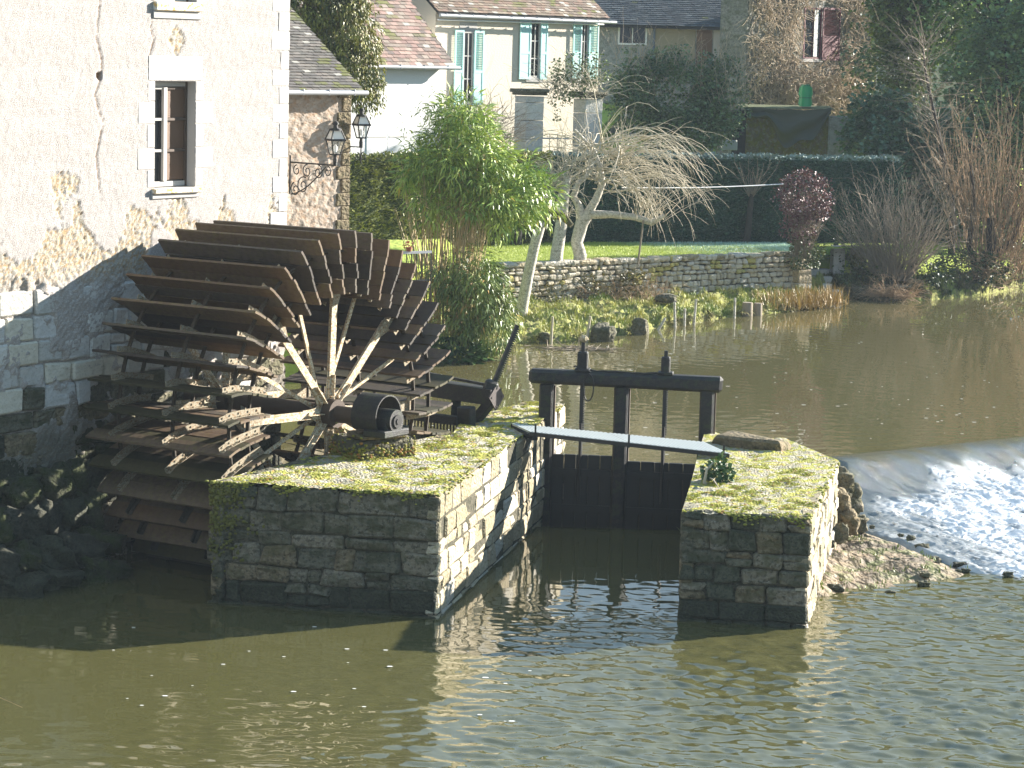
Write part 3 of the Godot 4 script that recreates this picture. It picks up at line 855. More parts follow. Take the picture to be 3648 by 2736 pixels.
# ---------------------------------------------------------------- weir
const WCR := Vector3(0.796, 0, -0.605)
const WFD := Vector3(0.605, 0, 0.796)
const WP0 := Vector3(6.72, 0, -51.8)
func weir_h(s: float) -> float:
	return 1.0 - 0.4 * smoothstep(0.1, 1.9, s) - 0.6 * pow(clampf(s - 0.6, 0.0, 7.0) / 6.2, 1.1) if s > 0 else 1.0
func dry_edge(s: float) -> float:
	if s < 0.5: return -0.4
	if s < 2.9: return lerpf(-0.4, -2.5, (s - 0.5) / 2.4)
	return -2.75
func build_weir():
	var n1 := noise(151, 0.7, 4)
	var n2 := noise(152, 2.4, 4)
	var bed := sheet(150, 110, func(i, j):
		var l := lerpf(-9.0, 16.0, i / 150.0)
		var s := lerpf(-1.2, 8.2, j / 110.0)
		var p := WP0 + WCR * l + WFD * s
		var dry := clampf((dry_edge(s) - l) / 0.5, 0.0, 1.0)
		var y := weir_h(s) - 0.1 + dry * 0.1 + dry * (n1.get_noise_2d(p.x, p.z) * 0.13 + n2.get_noise_2d(p.x, p.z) * 0.07 + 0.03)
		if s < 0: y -= 0.4
		y -= clampf((s - 6.0) * 0.25, 0.0, 0.4) * dry
		return V(p.x, y, p.z), null, func(i, j):
		var p := WP0 + WCR * lerpf(-9.0, 16.0, i / 150.0) + WFD * lerpf(-1.2, 8.2, j / 110.0)
		return p.x < 4.0 + clampf((p.z + 48.5) * -0.15, -0.2, 0.4), true)
	var apron := struct("weir_apron", bed, M.rock)
	for k in 26:
		var s := rf(2.6, 6.9)
		var l := rf(-7.0, dry_edge(s) + 0.3) if k % 3 else dry_edge(s) + rf(-0.35, 0.35)
		var p := WP0 + WCR * l + WFD * s
		if p.x < 5.3: continue
		var z := rf(0.08, 0.3) * (1.0 if k % 3 else 0.7)
		obj("stone", rock(V(p.x, weir_h(s) + n1.get_noise_2d(p.x, p.z) * 0.13, p.z), V(z * rf(0.9, 1.6), z * 0.6, z), rng.randi() % 1000, 0.6), [M.slime, M.algae, M.stone[1], M.stone[2]][rng.randi() % 4], apron)
	# the water that runs over it: glassy at the crest, broken and white further down
	var n3 := noise(153, 0.55, 3)
	var n4 := noise(154, 5.0, 4)
	var n5 := noise(155, 1.3, 3)
	var nu := 330
	var nv := 260
	var loc := func(i, j): return Vector2(lerpf(-3.2, 15.0, float(i) / nu), lerpf(-0.9, 7.6, float(j) / nv))
	var foam := func(l: float, s: float) -> float:
		var st := 0.8 + n3.get_noise_2d(l * 1.3, 7.0) * 0.7 + clampf(0.9 - l * 0.4, 0.0, 2.2)
		var a := clampf((s - st) / 0.9, 0.0, 1.0)
		var streak := n4.get_noise_2d(l * 0.9, s * 0.09 + 3.0) * 0.55 + n5.get_noise_2d(l * 1.3, s * 0.35) * 0.55 + n4.get_noise_2d(l * 2.0, s * 0.6) * 0.25
		var wide := 1.0 - clampf((-0.6 - l) * 0.6, 0.0, 0.75) * (1.0 - clampf(s - 5.6, 0.0, 1.0) * 0.7)
		return clampf(a * (1.15 + streak * 1.9) * wide, 0.0, 1.0)
	var wsheet := sheet(nu, nv, func(i, j):
		var q: Vector2 = loc.call(i, j)
		var l := q.x
		var s := q.y
		var p := WP0 + WCR * l + WFD * s
		var fo: float = foam.call(l, s)
		var wavy := n3.get_noise_2d(l * 1.6, s * 0.6) * 0.07 * clampf(s * 1.4, 0.0, 1.0) + n5.get_noise_2d(l * 1.5, s * 0.6) * 0.02 * clampf(s * 3.0, 0.0, 1.0)
		var y := weir_h(s) + 0.004 + wavy + (n4.get_noise_2d(l * 1.4, s) * 0.05 + n5.get_noise_2d(l * 3.0, s * 1.2) * 0.06) * clampf(s - 0.9, 0.0, 1.0) * (0.35 + fo) * 0.9
		y -= clampf((dry_edge(s) - l) / 0.25, 0.0, 1.0) * 0.25
		y -= clampf((s - 6.6) / 1.0, 0.0, 1.0) * 0.06 + clampf(-s, 0.0, 1.0) * 0.05
		return V(p.x, y, p.z),
		func(i, j):
			var q: Vector2 = loc.call(i, j)
			return Color(0.12, 0.105, 0.047).lerp(Color(0.11, 0.125, 0.12), clampf(q.y * 0.8 + n5.get_noise_2d(q.x * 1.2, q.y * 0.6) * 0.9, 0.0, 1.0)).lerp(Color(0.86, 0.87, 0.88), foam.call(q.x, q.y)), null, true)
	var wm := vmat(0.08, TX.grain, 0.35, 0.8)
	wm.metallic_specular = 0.9
	struct("weir_water", wsheet, wm)
	# spray and lumps of froth on the white part
	var blob := SphereMesh.new()
	blob.radius = 1.0; blob.height = 2.0; blob.radial_segments = 6; blob.rings = 3
	var xf := []
	var cs := []
	for k in 5000:
		var l := rf(-2.6, 12.0)
		var s := rf(1.0, 7.3)
		if rng.randf() > foam.call(l, s): continue
		var p := WP0 + WCR * l + WFD * s
		var r := rf(0.008, 0.034)
		xf.append(T(Basis(Vector3.UP, 0.65).scaled_local(V(r * 0.7, r * rf(0.3, 0.7), r * rf(1.5, 4.0))), V(p.x, weir_h(s) + 0.02 + rf(-0.02, 0.045) + n4.get_noise_2d(l * 1.4, s) * 0.04, p.z)))
		cs.append(Color(0.9, 0.9, 0.9))
	tag(multi("foam", blob, M.dull, xf, cs), "white broken water tumbling down the weir slope", "foam")
	# weeds on the dry apron
	xf = []
	cs = []
	for k in 5200:
		var s := rf(2.5, 6.5)
		var l := rf(-7.0, dry_edge(s) - 0.1)
		var p := WP0 + WCR * l + WFD * s
		if n1.get_noise_2d(p.x * 2.2 + 40, p.z * 2.2) < 0.22 or n2.get_noise_2d(p.x, p.z) < -0.1: continue
		var b := Basis(Vector3.UP, rf(0, TAU)) * Basis(Vector3.RIGHT, rf(-0.9, 0.9))
		xf.append(T(b.scaled(Vector3.ONE * rf(0.5, 1.1)), V(p.x, weir_h(s) + n1.get_noise_2d(p.x, p.z) * 0.13 + 0.02, p.z)))
		cs.append(Color(0.1, 0.17, 0.025).lerp(Color(0.2, 0.24, 0.04), rng.randf()))
	tag(multi("weed", blade(0.014, 0.09), M.leaf, xf, cs), "low green weeds on the dry rock beside the weir", "weeds")

func blade(w: float, h: float) -> ArrayMesh:
	var m := Mb.new()
	m.tri(V(-w, 0, 0), V(w, 0, 0), V(w * 0.6, h * 0.6, h * 0.1))
	m.tri(V(-w, 0, 0), V(w * 0.6, h * 0.6, h * 0.1), V(-w * 0.6, h * 0.6, h * 0.1))
	m.tri(V(-w * 0.6, h * 0.6, h * 0.1), V(w * 0.6, h * 0.6, h * 0.1), V(0, h, h * 0.35))
	return m.mesh()
func leafmesh(l: float, w: float, droop := 0.25) -> ArrayMesh:   # a leaf along +z from the origin
	var m := Mb.new()
	var a := Vector3.ZERO
	var b := V(w, l * 0.03, l * 0.4)
	var c := V(-w, l * 0.03, l * 0.4)
	var d := V(0, -l * droop, l)
	m.tri(a, b, c); m.tri(c, b, d)
	return m.mesh()
func broadleaf(s: float) -> ArrayMesh:
	var m := Mb.new()
	m.tri(V(0, 0, 0), V(s * 0.55, s * 0.1, s * 0.5), V(0, -s * 0.06, s))
	m.tri(V(0, 0, 0), V(0, -s * 0.06, s), V(-s * 0.55, s * 0.1, s * 0.5))
	return m.mesh()

# ---------------------------------------------------------------- the wheel
func poff(q: float) -> float: return 0.13 * (1.0 - exp(-q / 0.35)) - 0.02
func build_wheel():
	var t := thing("waterwheel", "large undershot mill wheel of dark curved wooden paddles on iron spokes", "water wheel", WC)
	var wb := Basis(S_AX, Vector3.UP, S_WD)
	var cuts := [0.0, 0.3, 0.56, 0.82, 1.08]
	var planks := []
	for k in 4:
		var row := []
		for var_ in 3:
			var mb := Mb.new()
			var q0: float = cuts[k]
			var q1: float = cuts[k + 1]
			var steps := 2
			for s in steps:
				var a := lerpf(q0, q1, float(s) / steps)
				var b := lerpf(q0, q1, float(s + 1) / steps)
				var pa := V(0, WR - a, poff(a))
				var pb := V(0, WR - b, poff(b))
				var dir := (pa - pb).normalized()
				var nn := Vector3.RIGHT.cross(dir)
				var e0 := rf(-0.012, 0.012)
				var gap := 0.008 if s == steps - 1 else -0.002
				mb.box(T(Basis(Vector3.RIGHT, dir, nn), (pa + pb) * 0.5 + V(WL * 0.5 + e0, 0, 0) + dir * gap * 0.5), V(WL + rf(-0.015, 0.015), pa.distance_to(pb) - gap, 0.042))
			row.append(mb.mesh())
		planks.append(row)
	# an angle iron bent to the paddle's curve, with its bolts
	var br := Mb.new()
	var qs := [0.06, 0.22, 0.42, 0.66, 0.9, 1.1]
	for i in 5:
		var a := V(0, WR - qs[i], poff(qs[i]))
		var b := V(0, WR - qs[i + 1], poff(qs[i + 1]))
		var dir := (a - b).normalized()
		var nn := Vector3.RIGHT.cross(dir)
		var ctr := (a + b) * 0.5
		br.box(T(Basis(Vector3.RIGHT, dir, nn), ctr + nn * 0.075), V(0.014, a.distance_to(b) + 0.004, 0.105 if i > 0 else 0.08))
		br.box(T(Basis(Vector3.RIGHT, dir, nn), ctr + nn * 0.027 + V(-0.04, 0, 0)), V(0.08, a.distance_to(b) + 0.002, 0.012))
		br.box(T(Basis(Vector3.RIGHT, dir, nn), ctr + nn * 0.04 + V(-0.045, 0, 0)), V(0.032, 0.032, 0.022))
		br.box(T(Basis(Vector3.RIGHT, dir, nn), ctr + nn * 0.085 + V(-0.012, 0, 0)), V(0.02, 0.03, 0.03))
	var brm := br.mesh()
	# bars that tie a paddle to the next
	var rot := Basis(Vector3.RIGHT, deg_to_rad(9.0))
	var ties := []
	for q in [0.36, 0.84]:
		var p := V(0, WR - q, poff(q) + 0.02)
		var p2 := rot * V(0, WR - q, poff(q) - 0.02)
		var mb := Mb.new()
		mb.bar(p, p2, 0.07, 0.026, V(0, 1, 0))
		mb.box(T(Basis(Vector3.RIGHT, 0.0), p + V(0, 0, 0.08)), V(0.05, 0.045, 0.05))
		ties.append(mb.mesh())
	for k in 40:
		var a := deg_to_rad(-60.42 + 9.0 * k)
		var pd := Node3D.new()
		pd.name = numbered(t, "paddle")
		# local x along the axle, y out along the radius, z the way the wheel turns
		pd.transform = T(Basis(S_AX, Vector3.UP * cos(a) + S_WD * sin(a), S_WD * cos(a) - Vector3.UP * sin(a)), Vector3.ZERO)
		t.add_child(pd, true)
		for i in 4:
			var wood := rng.randi() % 5
			if cos(a) < 0.25 and rng.randf() < 0.45: wood = 5 + rng.randi() % 2
			var pk := obj("plank", planks[i][rng.randi() % 3], M.wood[wood], pd)
			pk.rotation = V(rf(-0.004, 0.004), rf(-0.004, 0.004), rf(-0.003, 0.003))
			pk.position = V(rf(-0.018, 0.018), rf(-0.008, 0.008), rf(-0.006, 0.006))
		for x in [0.24, 1.46, 2.66]:
			obj("bracket", brm, M.strap if cos(a) > -0.42 else M.wet_shaded, pd).position.x = x  # low brackets darker, shade put into the colour
			for tm in ties: obj("tie_bar", tm, M.tie if cos(a) > -0.42 else M.wet_shaded, pd).position.x = x + 0.05
	# spokes, two sets of eight
	for x in [0.37, 2.72]:
		for k in 8:
			var a := deg_to_rad(2.0 + 45.0 * k)
			var b := Basis(S_AX, Vector3.UP * cos(a) + S_WD * sin(a), S_WD * cos(a) - Vector3.UP * sin(a))
			var mb := Mb.new()
			mb.box(T(Basis(), V(x, (0.3 + WR - 0.86) * 0.5, 0)), V(0.022, WR - 1.16, 0.145))
			mb.box(T(Basis(), V(x + 0.055, (0.7 + WR - 1.0) * 0.5, 0)), V(0.085, WR - 1.7, 0.02))
			for yb in [0.46, 0.62, 0.34]: mb.box(T(Basis(Vector3.RIGHT, 0.5), V(x - 0.022, yb, 0.03 - 0.06 * fposmod(yb * 10, 2.0))), V(0.03, 0.045, 0.045))
			for yb in [WR - 1.08, WR - 0.98, WR - 1.2]:
				for zb in [-0.04, 0.04]: mb.box(T(Basis(), V(x - 0.02, yb, zb)), V(0.02, 0.03, 0.03))
			var sp := obj("spoke", mb.mesh(), M.rust, t)
			sp.transform = T(b, Vector3.ZERO)
			var g := Mb.new()       # hub plate of this spoke, wide at the hub and waisted outwards
			var prof := [[0.16, 0.17], [0.3, 0.15], [0.42, 0.105], [0.55, 0.09], [0.74, 0.085]]
			for i in 4:
				for sd in [-1, 1]:
					var q0: Array = prof[i]
					var q1: Array = prof[i + 1]
					for xx in [0.018, 0.034]:
						g.out([V(x + xx, q0[0], 0), V(x + xx, q0[0], sd * q0[1]), V(x + xx, q1[0], sd * q1[1]), V(x + xx, q1[0], 0)], V(x + 0.026, 0.4, 0))
					g.out([V(x + 0.018, q0[0], sd * q0[1]), V(x + 0.034, q0[0], sd * q0[1]), V(x + 0.034, q1[0], sd * q1[1]), V(x + 0.018, q1[0], sd * q1[1])], V(x + 0.026, 0.4, 0))
				g.box(T(Basis(), V(x - 0.03, prof[i][0] + 0.06, 0)), V(0.1, 0.13, 0.014))
			var gp := obj("hub_plate", g.mesh(), M.rust, t)
			gp.transform = sp.transform
			var e := Mb.new()       # plate that joins the spoke's end to the paddles
			for xx in [-0.026, -0.014]:
				e.out([V(x + xx, WR - 1.3, -0.07), V(x + xx, WR - 1.3, 0.07), V(x + xx, WR - 0.72, 0.3), V(x + xx, WR - 0.78, -0.09)], V(x - 0.02, WR - 1.0, 0.05))
			var ep := obj("end_plate", e.mesh(), M.strap, t)
			ep.transform = sp.transform
	for k in 8:
		var a := deg_to_rad(-20.0 + 45.0 * k)
		var mb := Mb.new()
		mb.box(T(Basis(), V(0.56, (0.24 + WR - 0.9) * 0.5, 0)), V(0.02, WR - 1.14, 0.075))
		mb.box(T(Basis(), V(0.585, (0.4 + WR - 1.0) * 0.5, 0)), V(0.05, WR - 1.4, 0.014))
		for yb in [0.4, 0.5, WR - 1.0, WR - 1.1]: mb.box(T(Basis(), V(0.545, yb, 0)), V(0.02, 0.03, 0.03))
		obj("brace_spoke", mb.mesh(), M.rust, t).transform = T(Basis(S_AX, Vector3.UP * cos(a) + S_WD * sin(a), S_WD * cos(a) - Vector3.UP * sin(a)), Vector3.ZERO)
	var hub := Mb.new()
	for x in [0.37, 2.72]: hub.cyl(wb * V(x - 0.16, 0, 0), wb * V(x + 0.2, 0, 0), 0.25, 20)
	obj("hub", hub.mesh(), M.axle, t)
	var ax := Mb.new()
	ax.cyl(wb * V(-0.95, 0, 0), wb * V(WL + 0.6, 0, 0), 0.15, 18)
	obj("axle", ax.mesh(), M.axle, t)
	# bearing under its drum on a stone block
	var blk := Mb.new()
	blk.cbox(T(Basis(Vector3.UP, 0.62), V(-2.38, 2.1, -44.3)), V(1.15, 0.46, 0.95), 0.07, 0.06, rng)
	var bt := thing("stone_block", "rough mossy stone block on the pier under the wheel bearing", "stone block")
	obj("block", blk.mesh(), M.stone[1], bt)
	var sl := Mb.new()
	sl.cbox(T(Basis(Vector3.UP, 0.6), V(-2.3, 2.36, -44.1)), V(0.95, 0.1, 0.5), 0.03, 0.025, rng)
	obj("bed_slab", sl.mesh(), M.stone[2], bt)
	var xf := []
	var cs := []
	var blob := SphereMesh.new()
	blob.radius = 1.0; blob.height = 2.0; blob.radial_segments = 6; blob.rings = 3
	for k in 700:
		var an := rf(0, TAU)
		var p := V(-2.38, 0, -44.3) + Basis(Vector3.UP, 0.62) * V(clampf(cos(an) * 0.75, -0.6, 0.6), 0, clampf(sin(an) * 0.7, -0.5, 0.5))
		p.y = 1.95 + absf(rng.randfn(0, 0.16))
		xf.append(T(Basis.from_scale(V(1, 0.7, 1) * rf(0.015, 0.04)), p))
		cs.append(Color(0.14, 0.15, 0.02).lerp(Color(0.3, 0.26, 0.04), rng.randf()) if rng.randf() < 0.8 else Color(0.28, 0.14, 0.03))
	multi("moss", blob, M.dull, xf, cs, bt)
	var bg := thing("axle_bearing", "black iron axle bearing under a half drum cover beside the wheel", "bearing", WC)
	var dr := Mb.new()
	var r0 := 0.375
	for i in 22:
		var a0 := deg_to_rad(-125.0 + 250.0 * i / 22.0)
		var a1 := deg_to_rad(-125.0 + 250.0 * (i + 1) / 22.0)
		for rr in [r0, r0 - 0.02]:
			var p0 := wb * V(-0.36, cos(a0) * rr + 0.06, sin(a0) * rr)
			var p1 := wb * V(-0.36, cos(a1) * rr + 0.06, sin(a1) * rr)
			var q0 := p0 - S_AX * 0.52
			var q1 := p1 - S_AX * 0.52
			var am := (a0 + a1) * 0.5
			var ctr := (p0 + q1) * 0.5 - wb * V(0, cos(am), sin(am)) * (0.3 if rr == r0 else -0.3)
			dr.out([p0, p1, q1, q0], ctr)
		var m0 := wb * V(-0.88, cos(a0) * (r0 - 0.01) + 0.06, sin(a0) * (r0 - 0.01))
		var m1 := wb * V(-0.88, cos(a1) * (r0 - 0.01) + 0.06, sin(a1) * (r0 - 0.01))
		dr.bar(m0, m1, 0.024, 0.012, S_AX)
	obj("drum_cover", dr.mesh(), M.tar, bg)
	var ho := Mb.new()
	ho.cbox(T(wb, wb * V(-0.82, -0.06, 0)), V(0.42, 0.36, 0.4), 0.07, 0.0, rng)
	ho.cyl(wb * V(-0.6, 0.0, 0), wb * V(-1.06, 0.0, 0), 0.2, 18)
	ho.cbox(T(wb, wb * V(-0.84, -0.21, 0)), V(0.46, 0.12, 0.72), 0.02, 0.0, rng)
	obj("pillow_block", ho.mesh(), M.tar, bg)
	var ring := Mb.new()
	ring.cyl(wb * V(-1.05, 0, 0), wb * V(-1.085, 0, 0), 0.115, 18)
	ring.cyl(wb * V(-1.08, 0, 0), wb * V(-1.1, 0, 0), 0.05, 10)
	obj("end_cap", ring.mesh(), M.iron, bg)
	# the inlet of the wheel: trash rack, beam and its lifting rack behind the wheel
	var tr := thing("trash_rack", "low dark iron grille across the wheel inlet behind the wheel", "grille")
	var a := V(-3.1, 2.0, -49.5)
	var b := V(-0.98, 2.0, -48.1)
	var fb := Mb.new()
	fb.bar(a + V(0, 0.05, 0), b + V(0, 0.05, 0), 0.16, 0.16)
	fb.bar(a - V(0, 0.5, 0), b - V(0, 0.5, 0), 0.08, 0.06)
	obj("frame", fb.mesh(), M.tar, tr)
	for k in 34:
		var q := Mb.new()
		var p := a.lerp(b, (k + 0.5) / 34.0)
		q.bar(p, p - V(0, 1.2, 0), 0.014 if k % 8 else 0.05, 0.03)
		obj("bar", q.mesh(), M.tar, tr)
	var pst := Mb.new()
	pst.cbox(T(wb, V(-0.84, 2.12, -48.1)), V(0.3, 0.42, 0.2), 0.02, 0.01, rng)
	obj("end_post", pst.mesh(), M.tar, tr)
	var ws := thing("lifting_gear", "black timber beam with a leaning toothed rack beside the wheel inlet", "sluice gear")
	var e0 := V(-2.5, 2.58, -49.7)
	var e1 := V(-0.3, 2.5, -48.25)
	var bm := Mb.new()
	bm.bar(e0, e1, 0.36, 0.3)
	obj("beam", bm.mesh(), M.tar, ws)
	var pl := Mb.new()
	var ed := (e1 - e0).normalized()
	var eb := Basis(ed, Vector3.UP, ed.cross(Vector3.UP)) * Basis(Vector3.RIGHT, 0.75)
	pl.box(T(eb, e1 + ed * 0.012), V(0.03, 0.36, 0.36))
	for yb in [-0.12, 0.12]:
		for zb in [-0.12, 0.12]: pl.box(T(eb, e1 + ed * 0.03 + eb * V(0, yb, zb)), V(0.02, 0.03, 0.03))
	obj("end_plate", pl.mesh(), mat(lin(0.05, 0.035, 0.03), 0.6), ws)
	var bc := Mb.new()
	bc.bar(e1 - ed * 0.1 - V(0, 0.1, 0), e1 - ed * 0.55 - V(0, 0.62, 0), 0.2, 0.16)
	bc.bar(e1 - ed * 0.9, e1 - ed * 0.9 - V(0, 0.6, 0), 0.18, 0.18)
	obj("prop", bc.mesh(), M.tar, ws)
	var rk := Mb.new()
	var ra := e1 - ed * 0.12 + V(0, 0.1, 0)
	var rb2 := V(0.07, 3.84, -48.5)
	rk.bar(ra, rb2, 0.08, 0.06)
	var rd := (rb2 - ra).normalized()
	for k in 30: rk.box(T(Basis(rd.cross(Vector3.BACK).normalized(), rd, Vector3.BACK), ra.lerp(rb2, 0.08 + 0.9 * k / 30.0) + rd.cross(Vector3.BACK).normalized() * 0.055), V(0.04, 0.022, 0.06))
	obj("toothed_rack", rk.mesh(), M.tar, ws)
	var gb := Mb.new()
	gb.cbox(T(Basis(rd.cross(Vector3.BACK).normalized(), rd, Vector3.BACK), ra + V(0.0, 0.08, 0)), V(0.26, 0.26, 0.24), 0.04, 0.01, rng)
	gb.bar(e0 + V(0, 0.3, 0), ra + V(0, 0.1, 0), 0.05, 0.05)
	obj("gear_box", gb.mesh(), M.tar, ws)

# ---------------------------------------------------------------- sluice and footbridge
func build_sluice():
	var gx := Vector3(0.9928, 0, 0.12).normalized()
	var gz := V(-gx.z, 0, gx.x)
	var o := V(2.08, 0, -49.2)
	var b := Basis(gx, Vector3.UP, gz)
	var t := thing("sluice_gate", "black timber sluice frame with two plank gates and toothed lifting bars", "sluice gate", o)
	for x in [-1.42, 0.02, 1.66]:
		var mb := Mb.new()
		mb.cbox(T(b, b * V(x, 1.0, 0)), V(0.27, 3.3, 0.27), 0.035, 0.006, rng)
		obj("post", mb.mesh(), M.tar, t)
		mb = Mb.new()
		mb.box(T(b, b * V(x + 0.155, 1.0, -0.02)), V(0.03, 3.2, 0.1))
		obj("guide_strip", mb.mesh(), M.axle, t)
	var bm := Mb.new()
	bm.cbox(T(b * Basis(Vector3.BACK, -0.006), b * V(0.09, 2.77, 0)), V(3.72, 0.29, 0.34), 0.06, 0.012, rng)
	obj("top_beam", bm.mesh(), M.tar, t)
	for lf in [[-1.28, -0.12, 1.28], [0.16, 1.52, 1.2]]:
		var n := 5
		for k in n:
			var w: float = (lf[1] - lf[0]) / n
			var mb := Mb.new()
			mb.cbox(T(b, b * V(lf[0] + w * (k + 0.5), (lf[2] - 0.9) * 0.5, rf(-0.012, 0.012))), V(w - 0.008, lf[2] + 0.9 + rf(-0.01, 0.01), 0.08), 0.008, 0.002, rng)
			obj("gate_board", mb.mesh(), M.gate, t)
		var mb := Mb.new()
		for y in [0.25, 0.95]: mb.box(T(b, b * V((lf[0] + lf[1]) * 0.5, y, 0.055)), V(lf[1] - lf[0] - 0.04, 0.13, 0.045))
		obj("gate_rail", mb.mesh(), M.gate, t)
	for k in 2:
		var x: float = [-0.74, 0.85][k]
		var j := Mb.new()
		j.cbox(T(b, b * V(x, 3.08, 0)), V(0.2 - k * 0.03, 0.4 - k * 0.07, 0.2), 0.02, 0.0, rng)
		j.cbox(T(b, b * V(x, 2.93, 0)), V(0.3, 0.06, 0.28), 0.015, 0.0, rng)
		obj("jack_box", j.mesh(), M.tar, t)
		var r := Mb.new()
		var top := 3.5 - k * 0.14
		r.box(T(b, b * V(x, (top + 0.7) * 0.5, 0.0)), V(0.07, top - 0.7, 0.06))
		for i in 26: r.box(T(b, b * V(x + 0.045, 1.75 + i * 0.034, 0.0)), V(0.03, 0.016, 0.06))
		r.cyl(b * V(x, 0.4, 0.07), b * V(x, 1.9, 0.07), 0.03, 8)
		obj("toothed_bar", r.mesh(), M.iron, t)
	var cap := Mb.new()
	cap.cbox(T(b, b * V(-0.73, 3.53, 0)), V(0.16, 0.14, 0.16), 0.05, 0.01, rng)
	obj("cap_stone", cap.mesh(), M.stone_lit[1], t)
	# a hanging loop of cable and a chain along the beam
	var lp := []
	var lr := []
	for i in 20:
		var a := TAU * i / 19.0
		lp.append(b * V(-0.6 + sin(a) * 0.1, 2.62 + cos(a) * 0.26, 0.2)); lr.append(0.014)
	var cb := Mb.new()
	cb.tube(lp, lr, 6)
	lp = []; lr = []
	for i in 14:
		var s := i / 13.0
		lp.append(b * V(lerpf(-0.7, 0.8, s), 2.94 - 0.02 * sin(s * PI) + rf(-0.012, 0.012), 0.1 + rf(-0.04, 0.04))); lr.append(0.02)
	cb.tube(lp, lr, 5)
	lp = []; lr = []
	for i in 10:
		lp.append(b * V(-0.9 + i * 0.035, 3.0 - i * 0.012 + 0.03 * sin(i), 0.14)); lr.append(0.016)
	cb.tube(lp, lr, 5)
	obj("cable", cb.mesh(), M.iron, t)
	# footbridge of ribbed metal gratings
	var fb := thing("footbridge", "narrow ribbed metal grating footbridge between the two piers before the gate", "footbridge")
	var BL := V(0.0, 2.05, -47.66)
	var FL := V(0.34, 2.05, -46.68)
	var FR := V(3.93, 1.86, -45.9)
	var BR := V(3.57, 1.86, -47.22)
	for h in 2:
		var s0 := 0.0 if h == 0 else 0.502
		var s1 := 0.498 if h == 0 else 1.0
		var rails := Mb.new()
		for e in [[FL, FR], [BL, BR]]: rails.bar(e[0].lerp(e[1], s0), e[0].lerp(e[1], s1), 0.03, 0.07)
		var rl := obj("side_rail" , rails.mesh(), M.iron, fb)
		var n := 22
		var bars := Mb.new()
		for k in n:
			var s := lerpf(s0, s1, (k + 0.5) / n)
			bars.bar(BL.lerp(BR, s) + V(0, 0.03, 0), FL.lerp(FR, s) + V(0, 0.03, 0), 0.042, 0.035)
		stuff(obj("grating_ribs", bars.mesh(), M.steel, fb))
	for s in [0.03, 0.5, 0.97]:
		var q := Mb.new()
		var p := FL.lerp(FR, s)
		q.box(T(Basis(), p + V(0, 0.07, 0.02)), V(0.035, 0.24, 0.02))
		obj("upright_tab", q.mesh(), M.iron, fb)
	for s in [0.03, 0.97]:
		var q := Mb.new()
		q.bar(BL.lerp(BR, s) - V(0, 0.07, 0), FL.lerp(FR, s) - V(0, 0.07, 0), 0.1, 0.08)
		obj("bearer", q.mesh(), M.iron, fb)

# ---------------------------------------------------------------- houses
# roof slope over a front: tiles as real overlapping plates, in rows; each tile its own tone
func tiled(parent: Node, o: Vector3, u: Vector3, up: Vector3, w: float, l: float, tw: float, th: float, tones: Array, moss: float, m: Material):
	var mb := Mb.new()
	mb.usec = true
	var nn := u.cross(up).normalized()
	if nn.y < 0: nn = -nn
	var rows := int(l / th)
	var nz := noise(161, 0.8, 3)
	for r in rows:
		var off := tw * 0.5 * (r % 2) + rf(-0.02, 0.02)
		var k := int(w / tw) + 1
		for i in k:
			var x0 := maxf(0.0, i * tw - off + 0.004)
			var x1 := minf(w, (i + 1) * tw - off - 0.004)
			if x1 - x0 < 0.03: continue
			var c: Color = tones[rng.randi() % tones.size()]
			c = c * rf(0.78, 1.2)
			var p := o + u * x0 + up * (r * th)
			var g := nz.get_noise_3d(p.x, p.y * 2.0, p.z)
			if g > 0.12 + rf(0, 0.5) - moss: c = Color(0.13, 0.14, 0.03).lerp(c, rf(0.0, 0.6))
			elif rng.randf() < 0.06: c = c.lerp(Color(0.5, 0.48, 0.42), 0.12 if c.r < 0.1 else 0.7)
			mb.col = Color(c.r, c.g, c.b)
			var lift := 0.022 + rf(0, 0.012)
			var a := o + u * x0 + up * (r * th + rf(-0.012, 0.004)) + nn * lift
			var b := o + u * x1 + up * (r * th + rf(-0.012, 0.004)) + nn * (lift + rf(-0.006, 0.006))
			var d := b + up * th * 1.12 - nn * lift
			var e := a + up * th * 1.12 - nn * lift
			mb.out([a, b, d, e], o - nn * 50.0)
			mb.out([a, b, b - nn * 0.02, a - nn * 0.02], (a + b) * 0.5 + up)
			mb.out([a, e, e - nn * 0.02, a - nn * 0.02], (a + e) * 0.5 + u)
	stuff(obj("roof_tiles", mb.mesh(), m, parent))

